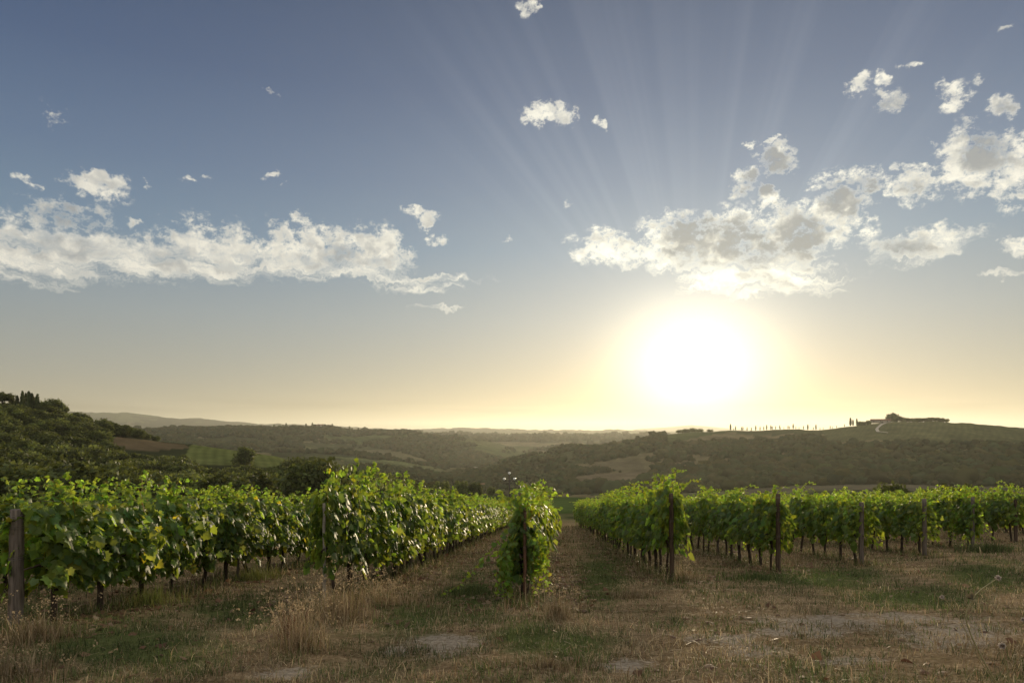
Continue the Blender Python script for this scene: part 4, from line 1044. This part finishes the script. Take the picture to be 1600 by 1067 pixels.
# hilltop farm
r = ridge_r(1375)
def house(label, px, r, L_, W_, H_, rz, wall=M_WALL, name='farmhouse', nwin=3, chim=True):
    x, y, z = at(px, r); t = thing(name, label, 'house', (x, y, z - .3), rz)
    Geo().add(*boxg(0, 0, H_ / 2, L_, W_, H_)).build('wall', wall, t)
    e = .5; h2 = W_ * .22
    V = np.array([(-L_ / 2 - e, -W_ / 2 - e, H_), (L_ / 2 + e, -W_ / 2 - e, H_), (L_ / 2 + e, W_ / 2 + e, H_), (-L_ / 2 - e, W_ / 2 + e, H_), (-L_ / 2 - e, 0, H_ + h2), (L_ / 2 + e, 0, H_ + h2)]) + (0, 0, .02)
    T = [(0, 1, 5), (0, 5, 4), (2, 3, 4), (2, 4, 5), (0, 4, 3), (1, 2, 5), (0, 3, 2), (0, 2, 1)]
    ro = Geo().add(V, T).build('roof', M_ROOF, t)
    if chim: Geo().add(*boxg(L_ * .25, W_ * .15, H_ + h2 + .3, .8, .8, 1.8)).build('chimney', wall, ro)
    for i in range(nwin):
        xx = -L_ / 2 + L_ * (i + .5) / nwin
        Geo().add(*boxg(xx, -W_ / 2 - .01, H_ * .62, 1.0, .12, 1.3)).build('window', M_DARK, t)
    Geo().add(*boxg(L_ * .08, -W_ / 2 - .01, 1.15, 1.3, .12, 2.2)).build('door', M_DARK, t)
    return t
house('long low farm building on the hilltop left of the big tree', 1376, r, 22, 8, 3.4, -.5, M_STONE)
small_tree('broadleaf_tree', 'big tree at the hilltop farm, tallest thing on the right ridge', 1395, ridge_r(1395) - 3, 16, OAK[0], None, (1, 1, 1), 5.5)
small_tree('broadleaf_tree', 'round tree leaning on the big hilltop tree', 1403, ridge_r(1403) - 3, 13, OAK[2], None, (1.2, 1.2, .9), 3.5)
for i, px in enumerate(range(1412, 1484, 6)):
    small_tree('hedge_tree', 'flat topped tree in the hedge line on the hilltop right of the farm', px, ridge_r(px), 9.5, OAK[i % 6], 'hedge line on the hilltop', (1.0, 1.0, .72), 2.2)
house('pale farmhouse with outbuildings among trees on the middle spur', 893, 1040, 16, 9, 7.5, .3, M_WALL, nwin=4)
house('low stone outbuilding left of the pale farmhouse on the middle spur', 882, 1035, 18, 7, 4.5, .2, M_STONE, 'barn', 2, False)
for px, s in ((874, 10), (879, 12), (889, 14), (899, 13), (906, 12), (914, 11), (922, 9)):
    small_tree('broadleaf_tree', 'small tree around the farmhouse on the middle spur', px, 1050 + trs.uniform(-15, 15), s, OAK[px % 6], 'trees around the farmhouse', (1, 1, 1), s * .35)
for px, L_, lab in ((468, 14, 'tiny pale house on the hazy middle ridge'), (500, 18, 'longer tiny house on the hazy middle ridge, right of the first'), (436, 14, 'tiny house left end of the hazy middle ridge')):
    house(lab, px, 1880, L_, 9, 6, .2, M_WALL, nwin=2)
for px in (428, 442, 447, 462, 478, 488, 519, 546, 550, 560):
    small_tree('cypress_tree', 'tiny dark tree on the hazy middle ridge among the houses', px, 1890, trs.uniform(11, 17), CYP[px % 3], 'trees on the hazy middle ridge', (1.8, 1.8, 1))
house('pale flat shed half hidden in the woods on the right', 1515, 640, 11, 6, 3.2, .1, M_WALL, 'shed', 2, False)
house('small white hut on the valley floor', 753, 560, 6, 5, 3.0, .4, M_WALL, 'hut', 1, False)

# pale dirt road winding up to the farm
def road(name, pts, w):
    q = np.array([at(px, r)[:2] for px, r in pts]); t = np.linspace(0, 1, 60)
    q = np.stack([np.interp(t, np.linspace(0, 1, len(q)), q[:, c]) for c in range(2)], 1)
    for _ in range(3): q[1:-1] = (q[:-2] + 2 * q[1:-1] + q[2:]) / 4
    d = np.gradient(q, axis=0); d /= np.linalg.norm(d, axis=1)[:, None]; s = np.stack([-d[:, 1], d[:, 0]], 1) * w / 2
    P = np.stack([q - s, q + s], 1).reshape(-1, 2); z = land_z(P[:, 0], P[:, 1]) + .6
    V = np.c_[P, z]; T = []
    for i in range(59): T += [(2 * i, 2 * i + 1, 2 * i + 3), (2 * i, 2 * i + 3, 2 * i + 2)]
    o = Geo().add(V, T).build(name, M_DIRT); tag(o, kind='structure')
road('dirt_road', [(1388, 845), (1372, 850), (1370, 870), (1376, 900), (1384, 940), (1392, 985)], 3.2)
road('valley_road', [(735, 1180), (745, 1080), (740, 980), (700, 900), (640, 860)], 6)

# ------------------------------------------------------------------ air
def haze():
    g = Geo(); g.add(*boxg(0, 0, 75, 46000, 46000, 370))
    mt, N, L = material('haze')
    out = N.new('ShaderNodeOutputMaterial'); v = N.new('ShaderNodeVolumePrincipled')
    v.inputs['Color'].default_value = (0.84, 0.85, 0.76, 1); v.inputs['Density'].default_value = 0.00008; v.inputs['Anisotropy'].default_value = 0.5
    L.new(v.outputs[0], out.inputs['Volume'])
    o = g.build('haze', mt); tag(o, 'thin evening haze over the valley', 'haze', kind='stuff')
haze()
